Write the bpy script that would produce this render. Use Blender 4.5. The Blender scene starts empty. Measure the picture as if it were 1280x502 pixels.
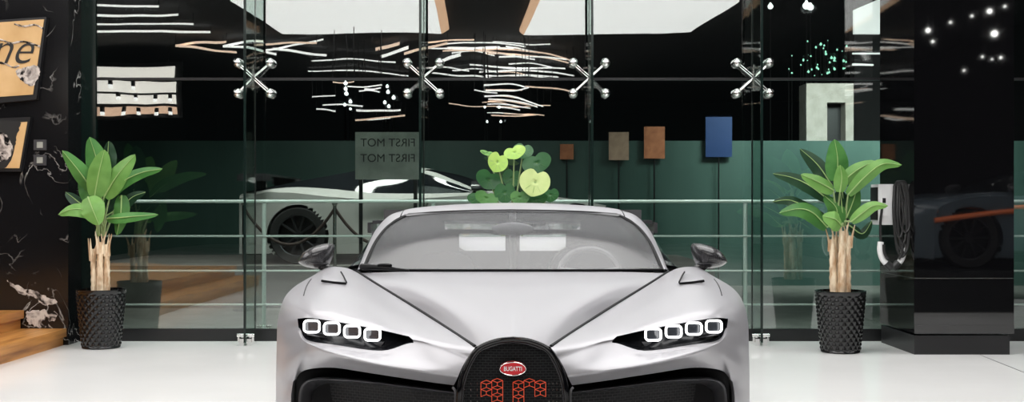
import bpy, bmesh, math, random
from mathutils import Vector, Matrix
random.seed(7)
SC = bpy.context.scene
COL = SC.collection
FPX, HOR, CAMZ = 1480.0, 258.0, 1.2
PI = math.pi

# ------------------------------------------------------------------ materials
MATS = {}
def _set(b, name, v):
    if name in b.inputs: b.inputs[name].default_value = v
def mat(name, col, rough=0.5, metal=0.0, spec=0.5, coat=0.0, coat_rough=0.05, emit=None, estr=0.0):
    m = bpy.data.materials.new(name); m.use_nodes = True
    b = m.node_tree.nodes['Principled BSDF']
    _set(b, 'Base Color', (*col, 1)); _set(b, 'Roughness', rough); _set(b, 'Metallic', metal)
    _set(b, 'Specular IOR Level', spec); _set(b, 'Coat Weight', coat); _set(b, 'Coat Roughness', coat_rough)
    if emit: _set(b, 'Emission Color', (*emit, 1)); _set(b, 'Emission Strength', estr)
    MATS[name] = m
    return m
def nodes(m): return m.node_tree.nodes, m.node_tree.links, m.node_tree.nodes['Principled BSDF']
def ramp(n, stops):
    r = n.new('ShaderNodeValToRGB'); cr = r.color_ramp
    while len(cr.elements) < len(stops): cr.elements.new(0.5)
    for e, (p, c) in zip(cr.elements, stops): e.position = p; e.color = (*c, 1)
    return r
def objcoord(n, l, scale=(1,1,1), rot=(0,0,0)):
    t = n.new('ShaderNodeTexCoord'); mp = n.new('ShaderNodeMapping')
    mp.inputs['Scale'].default_value = scale; mp.inputs['Rotation'].default_value = rot
    l.new(t.outputs['Object'], mp.inputs['Vector']); return mp
def noisy(name, c1, c2, scale=5, rough=0.5, stretch=(1,1,1), detail=4, bump=0.0, lo=.35, hi=.65, **k):
    m = mat(name, c1, rough, **k); n, l, b = nodes(m)
    mp = objcoord(n, l, stretch); nz = n.new('ShaderNodeTexNoise')
    nz.inputs['Scale'].default_value = scale; nz.inputs['Detail'].default_value = detail
    l.new(mp.outputs[0], nz.inputs['Vector'])
    r = ramp(n, [(lo, c1), (hi, c2)]); l.new(nz.outputs['Fac'], r.inputs[0]); l.new(r.outputs[0], b.inputs['Base Color'])
    if bump:
        bp = n.new('ShaderNodeBump'); bp.inputs['Strength'].default_value = bump; bp.inputs['Distance'].default_value = .01
        l.new(nz.outputs['Fac'], bp.inputs['Height']); l.new(bp.outputs[0], b.inputs['Normal'])
    return m
def glassy(name, tint, refl, rough=0.0, rcol=(1,1,1), haze=0.0, hazecol=(.5,.5,.5), wave=0.0):
    """clear sheet: straight see-through with a mirror share (and a diffuse share that paints reflected haze)"""
    m = bpy.data.materials.new(name); m.use_nodes = True
    n, l = m.node_tree.nodes, m.node_tree.links
    n.remove(n['Principled BSDF']); out = n['Material Output']
    tr = n.new('ShaderNodeBsdfTransparent'); tr.inputs[0].default_value = (*tint, 1)
    gl = n.new('ShaderNodeBsdfGlossy'); gl.inputs['Roughness'].default_value = rough; gl.inputs[0].default_value = (*rcol, 1)
    if wave:
        mp = objcoord(n, l, (1, 1, 1)); nz = n.new('ShaderNodeTexNoise'); nz.inputs['Scale'].default_value = .9
        l.new(mp.outputs[0], nz.inputs['Vector']); bp = n.new('ShaderNodeBump')
        bp.inputs['Strength'].default_value = wave; bp.inputs['Distance'].default_value = .02
        l.new(nz.outputs['Fac'], bp.inputs['Height']); l.new(bp.outputs[0], gl.inputs['Normal'])
    mx = n.new('ShaderNodeMixShader'); mx.inputs[0].default_value = refl
    l.new(tr.outputs[0], mx.inputs[1]); l.new(gl.outputs[0], mx.inputs[2]); last = mx
    if haze:
        df = n.new('ShaderNodeBsdfDiffuse'); df.inputs[0].default_value = (*hazecol, 1)
        m2 = n.new('ShaderNodeMixShader'); m2.inputs[0].default_value = haze
        l.new(mx.outputs[0], m2.inputs[1]); l.new(df.outputs[0], m2.inputs[2]); last = m2
    l.new(last.outputs[0], out.inputs[0]); MATS[name] = m
    return m

EPANEL = 2.8
M_paint = mat('silver_paint', (.415,.41,.435), .36, metal=.25, spec=.4, coat=.2, coat_rough=.08)
M_pblack = mat('gloss_black', (.004,.004,.005), .05, spec=.5)
M_seal = mat('black_seal', (.005,.005,.006), .5, spec=.15)
M_satin = mat('satin_grey_trim', (.045,.045,.05), .35)
M_chrome = mat('chrome', (.85,.84,.83), .08, metal=1.0)
M_steel = mat('brushed_steel', (.55,.57,.55), .25, metal=1.0)
M_rail = mat('pale_rail', (.80,.84,.80), .35, spec=.6)
M_led = mat('led_white', (1,1,1), .4, emit=(1,1,1), estr=3.0)
M_lens = mat('lens_dark', (.05,.055,.065), .12, spec=.7)
M_lamp_back = mat('lamp_housing', (.012,.013,.016), .25)
M_red = mat('badge_red', (.62,.01,.02), .3, coat=.3)
M_white = mat('white_enamel', (.85,.85,.85), .35)
M_orange = mat('orange_line', (.75,.10,.04), .5, emit=(.9,.12,.05), estr=.12)
M_tyre = mat('tyre_rubber', (.012,.012,.012), .75)
M_rim = mat('wheel_alloy', (.06,.06,.065), .3, metal=.7)
M_cabin = mat('cabin_grey', (.075,.075,.08), .7)
M_leather = mat('cabin_leather', (.10,.10,.105), .6)
M_wheelgrey = mat('steering_leather', (.22,.22,.225), .5)
M_screen = glassy('windscreen_glass', (.74,.75,.77), .08, .15, haze=.13, hazecol=(.60,.61,.63))  # haze: reflected ceiling light painted in as a diffuse share
M_sideglass = mat('side_glass_dark', (.01,.012,.014), .05, spec=.6)
M_pane = glassy('facade_glass', (.84,.90,.88), .15, 0.0, wave=.10)
M_fin = glassy('fin_glass', (.80,.87,.84), .08, 0.0)
M_finedge = mat('glass_edge', (.006,.014,.012), .15, spec=.5)
M_blackmetal = mat('black_metal', (.01,.01,.011), .35)
M_blackwall = mat('matt_black', (.006,.006,.007), .8)
M_panel = mat('lamp_diffuser', (.9,.9,.9), .5, emit=(1,.985,.965), estr=EPANEL)
M_panel_fill = mat('fill_diffuser', (.9,.9,.9), .5, emit=(1,.99,.98), estr=3.4)
M_wood_glow = mat('wood_lip_glow', (.75,.45,.25), .5, emit=(1,.62,.4), estr=1.9)  # lit look of the wood lip put in as its own glow
M_strip_w = mat('strip_white', (.9,.9,.9), .5, emit=(1,.98,.95), estr=3.2)
M_strip_p = mat('strip_warm', (.9,.7,.55), .5, emit=(1,.72,.55), estr=2.6)
M_bulb = mat('bulb_glow', (1,1,1), .5, emit=(1,1,.95), estr=14.0)
M_bulb_g = mat('bulb_green_glow', (.6,1,.8), .5, emit=(.45,1,.75), estr=1.3)
M_bulb_out = mat('bulb_cool_glow', (1,1,1), .5, emit=(1,1,1), estr=3)
M_orange_paint = mat('orange_paint', (.95,.20,.05), .3)
M_darkpaint = mat('dark_blue_paint', (.11,.14,.165), .2, coat=.8)
M_greypaint = mat('grey_paint', (.42,.42,.40), .5)
M_pot = mat('pot_black', (.005,.005,.0055), .16, spec=.5)
M_soil = noisy('soil', (.02,.014,.01), (.06,.04,.025), 40, .9)
M_plug = mat('plug_white', (.75,.75,.75), .4)
M_mirrorblack = mat('black_mirror_glass', (.003,.003,.0035), .03, spec=.5); MATS['black_mirror_glass'].node_tree.nodes['Principled BSDF'].inputs['IOR'].default_value = 2.05
M_cable = mat('cable_black', (.01,.01,.01), .45)
M_gold = noisy('gold_panel', (.55,.33,.13), (.70,.46,.22), 3, .45)
M_script = mat('script_black', (.01,.01,.01), .5)
M_rope = mat('rope_dark', (.05,.03,.025), .7)
M_concrete = noisy('lit_concrete', (.40,.37,.33), (.50,.47,.43), 6, .85)
M_glasspanel_grey = noisy('grey_board', (.22,.23,.21), (.36,.37,.33), 4, .8)
M_poster_o = noisy('poster_orange', (.38,.12,.05), (.52,.19,.085), 9, .6)
M_poster_p = noisy('poster_peach', (.36,.23,.16), (.47,.31,.22), 9, .6)
M_poster_b = mat('screen_blue', (.01,.03,.1), .4, emit=(.03,.12,.42), estr=.14)

def make_marble():
    m = mat('black_marble', (.006,.006,.007), .12, spec=.5); n, l, b = nodes(m)
    mp = objcoord(n, l, (1,1,1), (0,.5,0))
    n1 = n.new('ShaderNodeTexNoise'); n1.inputs['Scale'].default_value = 2.1; n1.inputs['Detail'].default_value = 7; n1.inputs['Distortion'].default_value = 1.1
    l.new(mp.outputs[0], n1.inputs['Vector'])
    r1 = ramp(n, [(.488,(0,0,0)), (.5,(.85,.82,.78)), (.506,(0,0,0))]); l.new(n1.outputs['Fac'], r1.inputs[0])
    n2 = n.new('ShaderNodeTexNoise'); n2.inputs['Scale'].default_value = 1.6; n2.inputs['Detail'].default_value = 2
    l.new(mp.outputs[0], n2.inputs['Vector'])
    r2 = ramp(n, [(.52,(0,0,0)), (.72,(1,1,1))]); l.new(n2.outputs['Fac'], r2.inputs[0])
    mu = n.new('ShaderNodeMix'); mu.data_type = 'RGBA'; mu.blend_type = 'MULTIPLY'; mu.inputs['Factor'].default_value = 1
    l.new(r1.outputs[0], mu.inputs['A']); l.new(r2.outputs[0], mu.inputs['B'])
    ad = n.new('ShaderNodeMix'); ad.data_type = 'RGBA'; ad.blend_type = 'ADD'; ad.inputs['Factor'].default_value = 1
    l.new(mu.outputs['Result'], ad.inputs['A']); ad.inputs['B'].default_value = (.007,.007,.008,1)
    l.new(ad.outputs['Result'], b.inputs['Base Color'])
    return m
M_marble = make_marble()
def make_vein():
    m = mat('marble_vein_white', (.55,.50,.45), .2); n, l, b = nodes(m)
    mp = objcoord(n, l); nz = n.new('ShaderNodeTexNoise'); nz.inputs['Scale'].default_value = 9; nz.inputs['Detail'].default_value = 6; nz.inputs['Distortion'].default_value = 1.5
    l.new(mp.outputs[0], nz.inputs['Vector'])
    r = ramp(n, [(.40,(.008,.008,.009)), (.46,(.30,.26,.24)), (.56,(.66,.60,.55)), (.64,(.5,.42,.38))])
    l.new(nz.outputs['Fac'], r.inputs[0]); l.new(r.outputs[0], b.inputs['Base Color']); return m
M_vein = make_vein()
def make_wood():
    m = mat('oak_wood', (.45,.2,.06), .38); n, l, b = nodes(m)
    mp = objcoord(n, l, (14,.9,14)); nz = n.new('ShaderNodeTexNoise'); nz.inputs['Scale'].default_value = 1.6; nz.inputs['Detail'].default_value = 6
    l.new(mp.outputs[0], nz.inputs['Vector'])
    r = ramp(n, [(.3,(.30,.115,.025)), (.55,(.52,.235,.06)), (.75,(.62,.31,.095))]); l.new(nz.outputs['Fac'], r.inputs[0]); l.new(r.outputs[0], b.inputs['Base Color'])
    return m
M_wood = make_wood()
def make_floor():
    m = mat('white_gloss_floor', (.80,.80,.785), .13, spec=.45); n, l, b = nodes(m)
    mp = objcoord(n, l); nz = n.new('ShaderNodeTexNoise'); nz.inputs['Scale'].default_value = .7; nz.inputs['Detail'].default_value = 5
    l.new(mp.outputs[0], nz.inputs['Vector'])
    r = ramp(n, [(.3,(.87,.87,.86)), (.7,(.90,.90,.89))]); l.new(nz.outputs['Fac'], r.inputs[0]); l.new(r.outputs[0], b.inputs['Base Color'])
    r2 = ramp(n, [(.3,(.10,.10,.10)), (.7,(.17,.17,.17))]); l.new(nz.outputs['Fac'], r2.inputs[0]); l.new(r2.outputs[0], b.inputs['Roughness'])
    return m
M_floor = make_floor()
M_green = noisy('green_glass_wall', (.028,.062,.052), (.055,.10,.085), .8, .35, spec=.4, stretch=(1,1,.15))
M_outground = noisy('outside_paving', (.10,.10,.09), (.15,.15,.135), 3, .6)
def make_mesh_mat(name, base, line, sx, sz, lw=.16):
    """staggered lattice of fine wires"""
    m = mat(name, base, .4, spec=.2); n, l, b = nodes(m)
    t = n.new('ShaderNodeTexCoord'); sp = n.new('ShaderNodeSeparateXYZ'); l.new(t.outputs['Object'], sp.inputs[0])
    cb = n.new('ShaderNodeCombineXYZ'); l.new(sp.outputs[0], cb.inputs[0]); l.new(sp.outputs[2], cb.inputs[1])
    br = n.new('ShaderNodeTexBrick'); br.inputs['Scale'].default_value = 1.0
    br.inputs['Brick Width'].default_value = sx; br.inputs['Row Height'].default_value = sz; br.inputs['Mortar Size'].default_value = lw*sz
    br.inputs['Mortar Smooth'].default_value = .4
    br.inputs['Color1'].default_value = (*base,1); br.inputs['Color2'].default_value = (*base,1); br.inputs['Mortar'].default_value = (*line,1)
    l.new(cb.outputs[0], br.inputs['Vector']); l.new(br.outputs['Color'], b.inputs['Base Color'])
    bp = n.new('ShaderNodeBump'); bp.inputs['Distance'].default_value = .004; bp.inputs['Strength'].default_value = .6
    l.new(br.outputs['Fac'], bp.inputs['Height']); l.new(bp.outputs[0], b.inputs['Normal'])
    return m
M_grille = make_mesh_mat('grille_lattice', (.004,.004,.005), (.022,.024,.025), .0205, .0098, .14)
M_intake = make_mesh_mat('intake_lattice', (.006,.006,.007), (.06,.06,.063), .022, .012, .13)
def make_carbon():
    m = mat('carbon_fibre', (.03,.03,.032), .25, spec=.5, coat=.2); n, l, b = nodes(m)
    mp = objcoord(n, l, (1,1,1), (0,PI/4,0)); ck = n.new('ShaderNodeTexChecker'); ck.inputs['Scale'].default_value = 160
    ck.inputs['Color1'].default_value = (.018,.018,.02,1); ck.inputs['Color2'].default_value = (.05,.05,.053,1)
    l.new(mp.outputs[0], ck.inputs['Vector']); l.new(ck.outputs['Color'], b.inputs['Base Color']); return m
M_carbon = make_carbon()
def leafmat(name, c1, c2, rough=.42):
    m = noisy(name, c1, c2, 5, rough, spec=.3, bump=.15); n, l, b = nodes(m)
    _set(b, 'Subsurface Weight', 0.0)
    return m
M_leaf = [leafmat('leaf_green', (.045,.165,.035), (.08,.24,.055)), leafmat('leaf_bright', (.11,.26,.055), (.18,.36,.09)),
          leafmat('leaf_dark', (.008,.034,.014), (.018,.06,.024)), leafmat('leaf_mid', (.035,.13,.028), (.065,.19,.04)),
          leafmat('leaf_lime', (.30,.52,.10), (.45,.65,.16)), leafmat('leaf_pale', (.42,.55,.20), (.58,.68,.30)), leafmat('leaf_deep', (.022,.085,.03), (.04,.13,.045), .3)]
M_midrib = mat('leaf_rib', (.30,.45,.16), .5)
M_petiole = mat('petiole_green', (.25,.34,.14), .5)
M_trunk = noisy('pale_trunk', (.45,.26,.13), (.88,.74,.54), 26, .8, stretch=(1,1,.25), bump=.6)

# ------------------------------------------------------------------ helpers
def P(px, py, Y): return Vector(((px-640)/FPX*Y, Y, CAMZ-(py-HOR)/FPX*Y))
def link(o, parent=None):
    COL.objects.link(o)
    if parent is not None: o.parent = parent
    return o
def obj(name, bm, m, parent=None, smooth=True, sharp=40, bev=0.0):
    if bev:
        es = [e for e in bm.edges if len(e.link_faces) == 2 and e.calc_face_angle(0) > .5]
        bmesh.ops.bevel(bm, geom=es, offset=bev, segments=2, affect='EDGES', profile=.5, clamp_overlap=True)
    bmesh.ops.recalc_face_normals(bm, faces=bm.faces)
    if smooth:
        for f in bm.faces: f.smooth = True
        for e in bm.edges:
            if len(e.link_faces) == 2 and e.calc_face_angle(0) > math.radians(sharp): e.smooth = False
    me = bpy.data.meshes.new(name); bm.to_mesh(me); bm.free()
    for x in (m if isinstance(m, (list, tuple)) else [m]): me.materials.append(x)
    return link(bpy.data.objects.new(name, me), parent)
def tag(o, label=None, cat=None, group=None, kind=None):
    if label: o['label'] = label
    if cat: o['category'] = cat
    if group: o['group'] = group
    if kind: o['kind'] = kind
    return o
def thing(name, label, cat, loc=(0,0,0), rotz=0, group=None):
    o = bpy.data.objects.new(name, None); COL.objects.link(o)
    o.location = loc; o.rotation_euler = (0,0,rotz); o.empty_display_size = .2
    return tag(o, label, cat, group)
def struct(name, bm, m, label=None, **k):
    return tag(obj(name, bm, m, **k), label, None, None, 'structure')
def dup(root, loc=None, rotz=None, label=None):
    r = root.copy(); COL.objects.link(r)
    if loc is not None: r.location = loc
    if rotz is not None: r.rotation_euler = (0,0,rotz)
    if label: r['label'] = label
    for ch in list(root.children):
        c = ch.copy(); COL.objects.link(c); c.parent = r
        for g in list(ch.children):
            d = g.copy(); COL.objects.link(d); d.parent = c
    return r
def box(bm, x0, x1, y0, y1, z0, z1):
    v = [bm.verts.new(p) for p in ((x0,y0,z0),(x1,y0,z0),(x1,y1,z0),(x0,y1,z0),(x0,y0,z1),(x1,y0,z1),(x1,y1,z1),(x0,y1,z1))]
    for f in ((0,1,2,3),(4,5,6,7),(0,1,5,4),(1,2,6,5),(2,3,7,6),(3,0,4,7)): bm.faces.new([v[i] for i in f])
    return bm
def nb(): return bmesh.new()
def boxbm(*a): return box(nb(), *a)
def cr(p0, p1, p2, p3, t):
    return .5*((2*p1)+(p2-p0)*t+(2*p0-5*p1+4*p2-p3)*t*t+(3*p1-p0-3*p2+p3)*t**3)
def spline(pts, n, closed=False):
    pts = [Vector(p) for p in pts]; out = []; N = len(pts)
    segs = N if closed else N-1
    for i in range(segs):
        if closed: a, b, c, d = (pts[(i-1) % N], pts[i], pts[(i+1) % N], pts[(i+2) % N])
        else:
            b, c = pts[i], pts[i+1]
            a = pts[i-1] if i > 0 else 2*b-c
            d = pts[i+2] if i+2 < N else 2*c-b
        for k in range(n): out.append(cr(a, b, c, d, k/n))
    if not closed: out.append(pts[-1].copy())
    return out
def densegrid(rows, n):
    R = [spline(r, n) for r in rows]
    cols = [spline([R[i][j] for i in range(len(R))], n) for j in range(len(R[0]))]
    return [[cols[j][i] for j in range(len(cols))] for i in range(len(cols[0]))]
def gridfaces(bm, G, skip=None):
    V = [[bm.verts.new(p) for p in r] for r in G]
    for i in range(len(V)-1):
        for j in range(len(V[0])-1):
            if skip and skip(i, j): continue
            q = [V[i][j], V[i][j+1], V[i+1][j+1], V[i+1][j]]
            try: bm.faces.new(q)
            except ValueError: pass
    return V
def tube(bm, pts, r, seg=8, closed=False, radii=None, cap=True):
    pts = [Vector(p) for p in pts]; N = len(pts); rings = []
    up = None
    for i, p in enumerate(pts):
        if closed: t = pts[(i+1) % N]-pts[i-1]
        else: t = pts[min(i+1, N-1)]-pts[max(i-1, 0)]
        if t.length < 1e-9: t = Vector((0,0,1))
        t.normalize()
        if up is None: up = Vector((0,0,1)) if abs(t.z) < .9 else Vector((0,1,0))
        a = up-t*up.dot(t)
        if a.length < 1e-6: a = t.orthogonal()
        a.normalize(); up = a; b = t.cross(a); rr = radii[i] if radii else r
        rings.append([bm.verts.new(p+(a*math.cos(2*PI*k/seg)+b*math.sin(2*PI*k/seg))*rr) for k in range(seg)])
    for i in range(N if closed else N-1):
        A, B = rings[i], rings[(i+1) % N]
        for k in range(seg): bm.faces.new((A[k], A[(k+1) % seg], B[(k+1) % seg], B[k]))
    if not closed and cap:
        bm.faces.new(rings[0]); bm.faces.new(rings[-1])
    return bm
def lathe(bm, prof, seg=48, c=(0,0,0), mod=None):
    rings = []
    for r, z in prof:
        rings.append([bm.verts.new((c[0]+(r+(mod(k/seg, z, r) if mod else 0))*math.cos(2*PI*k/seg), c[1]+(r+(mod(k/seg, z, r) if mod else 0))*math.sin(2*PI*k/seg), c[2]+z)) for k in range(seg)])
    for A, B in zip(rings, rings[1:]):
        for k in range(seg): bm.faces.new((A[k], A[(k+1) % seg], B[(k+1) % seg], B[k]))
    return bm, rings
def ball(bm, c, r, u=14, v=10):
    bmesh.ops.create_uvsphere(bm, u_segments=u, v_segments=v, radius=r, matrix=Matrix.Translation(c)); return bm
def cyl(bm, a, b, r, seg=16): return tube(bm, [a, b], r, seg)
def mirrorx(bm):
    g = bmesh.ops.duplicate(bm, geom=bm.verts[:]+bm.edges[:]+bm.faces[:])
    vs = [x for x in g['geom'] if isinstance(x, bmesh.types.BMVert)]
    for v in vs: v.co.x = -v.co.x
    bmesh.ops.reverse_faces(bm, faces=[x for x in g['geom'] if isinstance(x, bmesh.types.BMFace)])
    return bm
def weld(bm, d=1e-4): bmesh.ops.remove_doubles(bm, verts=bm.verts, dist=d); return bm
def prism(bm, poly, off):
    """closed outline (list of Vectors) thickened along off"""
    off = Vector(off); A = [bm.verts.new(p) for p in poly]; B = [bm.verts.new(Vector(p)+off) for p in poly]; n = len(A)
    bm.faces.new(A); bm.faces.new(B[::-1])
    for i in range(n): bm.faces.new((A[i], A[(i+1) % n], B[(i+1) % n], B[i]))
    return bm
def text_mesh(name, body, size, m, loc, rot, parent=None, extrude=.001, scale=(1,1,1), bold=0.0, shear=0.0):
    cu = bpy.data.curves.new(name, 'FONT'); cu.body = body; cu.size = size; cu.extrude = extrude
    cu.align_x = 'CENTER'; cu.align_y = 'CENTER'; cu.offset = bold; cu.shear = shear
    tmp = bpy.data.objects.new(name, cu); COL.objects.link(tmp)
    dg = bpy.context.evaluated_depsgraph_get()
    me = bpy.data.meshes.new_from_object(tmp.evaluated_get(dg))
    bpy.data.objects.remove(tmp); me.materials.clear(); me.materials.append(m)
    mx = Matrix.Translation(loc) @ Matrix.Rotation(rot[2], 4, 'Z') @ Matrix.Rotation(rot[0], 4, 'X') @ Matrix.Diagonal((*scale, 1))
    me.transform(mx)
    return link(bpy.data.objects.new(name, me), parent)

# ------------------------------------------------------------------ the setting
YF = 10.6           # facade plane
struct('floor', boxbm(-9.5, 9.5, -17, YF+.02, -.1, 0), M_floor, 'white glossy showroom floor', smooth=False)
struct('ceiling', boxbm(-9.5, 9.5, -17, YF+.3, 4.6, 4.75), M_blackwall, 'black showroom ceiling', smooth=False)
struct('wall_left', boxbm(-9.7, -9.5, -17, YF, 0, 4.6), M_blackwall, smooth=False)
struct('wall_right', boxbm(9.5, 9.7, -17, YF, 0, 4.6), M_blackwall, smooth=False)
struct('wall_front', boxbm(-9.5, 9.5, -17.2, -17, 0, 4.6), M_blackwall, 'dark wall behind the camera', smooth=False)
pier = struct('wall_back', boxbm(-9.5, -3.85, 10.27, 10.8, 0, 4.6), M_marble, 'black marble wall with white veins left of the glass front', smooth=False)
# large white vein in the marble low beside the steps
def blotch(name, pts, Y):
    bm = nb(); prism(bm, [P(x, y, Y) for x, y in pts], (0, .004, 0))
    return tag(obj(name, bm, M_vein, pier, smooth=False), 'pale mottled vein patch in the black marble')
def jag(c, n=34, j=1.2):
    out = spline([(x, y, 0) for x, y in c], 5, True)
    return [(p.x+random.uniform(-j, j), p.y+random.uniform(-j, j)) for p in out]
blotch('marble_vein', jag([(9,351),(14,353),(22,357),(36,362),(46,364),(56,370),(68,374),(71,378),(62,381),(54,380),(45,373),(38,369),(26,367),(18,360)]), 10.268)
blotch('marble_vein', jag([(34,389),(48,388),(60,387),(70,390),(71,397),(63,402),(55,409),(45,407),(36,404),(33,396)]), 10.268)
struct('trim_1', boxbm(-3.85, 5.7, YF-.015, YF+.03, 2.33, 2.352), M_blackmetal, 'thin dark transom across the glass front', smooth=False)
struct('baseboard_back', boxbm(-3.85, 5.7, YF-.03, YF+.03, 0, .108), M_blackmetal, 'black kick band under the glass front', smooth=False)
struct('trim_2', boxbm(-3.85, -3.72, YF-.02, YF+.05, 0.1, 4.6), M_finedge, 'dark green edge post where glass meets marble', smooth=False)
BX = [-3.72, -2.30, -.79, .69, 2.15, 3.63, 5.7]
k = 1
for i in range(6):
    for z0, z1 in ((.108, 2.33), (2.352, 4.6)):
        struct('window_%d' % k, boxbm(BX[i]+.006, BX[i+1]-.006, YF-.006, YF+.006, z0, z1), M_pane, smooth=False); k += 1
for i in range(1, 6):
    struct('trim_%d' % (i+2), boxbm(BX[i]-.006, BX[i]+.006, YF-.008, YF+.008, .108, 4.6), M_blackmetal, smooth=False)

def ground(px, py): Yg = CAMZ*FPX/(py-HOR); return Vector(((px-640)/FPX*Yg, Yg, 0))
bm = nb(); a_, b_ = ground(1207,436), ground(1300,473)
d_ = (b_-a_).normalized().cross(Vector((0,0,1)))*.004
prism(bm, [a_-d_, b_-d_, b_+d_, a_+d_], (0,0,.0012)); struct('trim_8', bm, M_satin, 'thin joint line in the white floor', smooth=False)
# glass fins with steel feet, and spider fittings
FIN_L = ['leftmost glass fin, beside the potted plant at the marble wall', 'glass fin left of the centre plant behind the car', 'glass fin right of the centre plant behind the car', 'rightmost glass fin, left of the potted plant by the black pillar']
SPI_L = ['leftmost chrome four-armed spider fitting on the glass front', 'chrome four-armed spider fitting above and left of the centre plant', 'chrome four-armed spider fitting above and right of the centre plant', 'rightmost chrome four-armed spider fitting on the glass front']
for i, X in enumerate(BX[1:5]):
    t = thing('glass_fin', FIN_L[i], 'glass fin', (X, YF-.2, 0), 0, 'glass fins of the facade')
    obj('pane', boxbm(-.008, .008, -.2, .18, .03, 4.6), M_fin, t, smooth=False)
    e = obj('edge', boxbm(-.0105, .0105, -.212, -.2, .03, 4.6), M_finedge, t, smooth=False)
    f = nb()
    box(f, -.05, -.012, -.19, .05, 0, .06); box(f, .012, .05, -.19, .05, 0, .06); box(f, -.05, .05, -.15, -.11, .03, .075)
    cyl(f, (-.075,-.17,.09), (.075,-.17,.09), .014); cyl(f, (-.06,-.17,.03), (-.06,-.17,.10), .012); cyl(f, (.06,-.17,.03), (.06,-.17,.10), .012)
    tag(obj('foot_clamp', f, M_chrome, t, sharp=30), 'chrome foot clamp')
    zc = 2.345
    s = thing('spider_fitting', SPI_L[i], 'glass fitting', (X, YF-.03, zc), 0, 'spider fittings of the facade')
    h = nb(); cyl(h, (0,-.05,-.115), (0,-.05,.115), .012)
    for zz in (-.085, .085): box(h, -.055, .055, -.062, -.04, zz-.008, zz+.008)
    obj('hub', h, M_chrome, s)
    for sx in (-1, 1):
        for sz in (-1, 1):
            a = nb()
            for o_ in (-.009, .009): tube(a, [(sx*.012+o_*.4, -.045, sz*(.012)+o_), (sx*.128+o_*.4, -.02, sz*.118+o_)], .0036, 8)
            arm = obj('arm', a, M_chrome, s)
            b_ = nb(); ball(b_, (sx*.143, -.022, sz*.135), .041, 20, 14); cyl(b_, (sx*.143, -.02, sz*.135), (sx*.143, .03, sz*.135), .018)
            obj('ball', b_, M_chrome, arm)

# black glossy pillar
t = thing('pillar', 'black glossy square pillar at the right with a charger on its side', 'pillar', (3.665, 10.05, 0))
obj('plinth', boxbm(-.40, .375, -.44, .42, 0, .155), M_blackmetal, t, smooth=False)
b = nb(); box(b, -.405, .405, -.45, .44, .17, .615); obj('cladding', b, M_mirrorblack, t, smooth=False)
b = nb(); box(b, -.405, .405, -.45, .44, .622, 4.6); obj('cladding', b, M_mirrorblack, t, smooth=False)
b = nb(); box(b, -.397, .397, -.442, .43, .612, .625); tag(obj('joint_strip', b, M_steel, t, smooth=False), 'thin pale joint strip')
b = nb(); box(b, -.405, .405, -.455, -.45, .17, .24); obj('skirting', b, M_mirrorblack, t, smooth=False)

# wall charger on the left face of the pillar
cx, cy = 3.255, 9.86
t = thing('car_charger', 'white wall charger with looped black cables on the black pillar', 'charger', (cx, cy, 1.15))
b = nb(); box(b, -.235, 0, -.10, .10, -.10, .235); obj('housing', b, M_plug, t, bev=.02)
b = nb(); box(b, -.243, -.225, -.09, .09, -.06, .21); obj('side_trim', b, M_blackmetal, t, bev=.006)
b = nb(); box(b, -.215, -.165, -.108, -.098, -.03, .19); dsp = obj('display', b, M_plug, t, bev=.004)
b = nb(); box(b, -.203, -.177, -.112, -.107, .08, .12); obj('symbol_plate', b, M_blackmetal, dsp, smooth=False)
for q, (ox, dz, w) in enumerate(((-.10, -.30, .055), (-.085, -.25, .04), (-.07, -.33, .05), (-.11, -.20, .035), (-.06,-.16,.045), (-.09,-.36,.062))):
    ox += .028
    pts = spline([(ox-w*.7, -.12, .22), (ox-w, -.15, .0), (ox-w*.7, -.16, dz*.75), (ox, -.165, dz), (ox+w*.7, -.16, dz*.75), (ox+w, -.15, .0), (ox+w*.5, -.13, .21), (ox-w*.2, -.14, .255), (ox-w*.7, -.12, .22)], 6)
    b = nb(); tube(b, pts, .011, 8); obj('cable', b, M_cable, t)
for x0, sx in ((-.225, 1), (-.045, -1)):
    b = nb(); tube(b, spline([(x0, -.13, -.24), (x0-sx*.006, -.135, -.31), (x0+sx*.012, -.14, -.38), (x0+sx*.05, -.145, -.425)], 5), .025, 12)
    c = obj('plug', b, M_plug, t)
    b = nb(); tube(b, [(x0+sx*.04, -.145, -.41), (x0+sx*.085, -.15, -.455)], .032, 14); tube(b, spline([(x0+sx*.014,-.165,-.26),(x0+sx*.02,-.17,-.33),(x0+sx*.045,-.17,-.38)],4), .012, 8); obj('plug_head', b, M_cable, c)
    b = nb(); tube(b, spline([(x0, -.13, -.24), (x0, -.12, -.1), (x0+sx*.02, -.11, .06)], 6), .011, 8); obj('cable', b, M_cable, t)

# wooden steps
t = thing('staircase', 'low oak staircase climbing beside the black marble wall', 'stairs', (-3.86, 9, 0))
def step(x0, x1, z, y0, th=.07):
    # right edge follows the slightly splayed line of the flight
    b = nb(); box(b, x1, x0, y0, 1.262, z-th, z); return b
obj('tread', step(0.0, -.42, .145, -6), M_wood, t, bev=.006)
obj('riser', boxbm(-.42, -.03, -6, 1.262, 0, .075), M_wood, t, smooth=False)
obj('tread', step(-.37, -2.6, .303, -6), M_wood, t, bev=.006)
obj('riser', boxbm(-2.6, -.40, -6, 1.262, .145, .233), M_wood, t, smooth=False)

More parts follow.
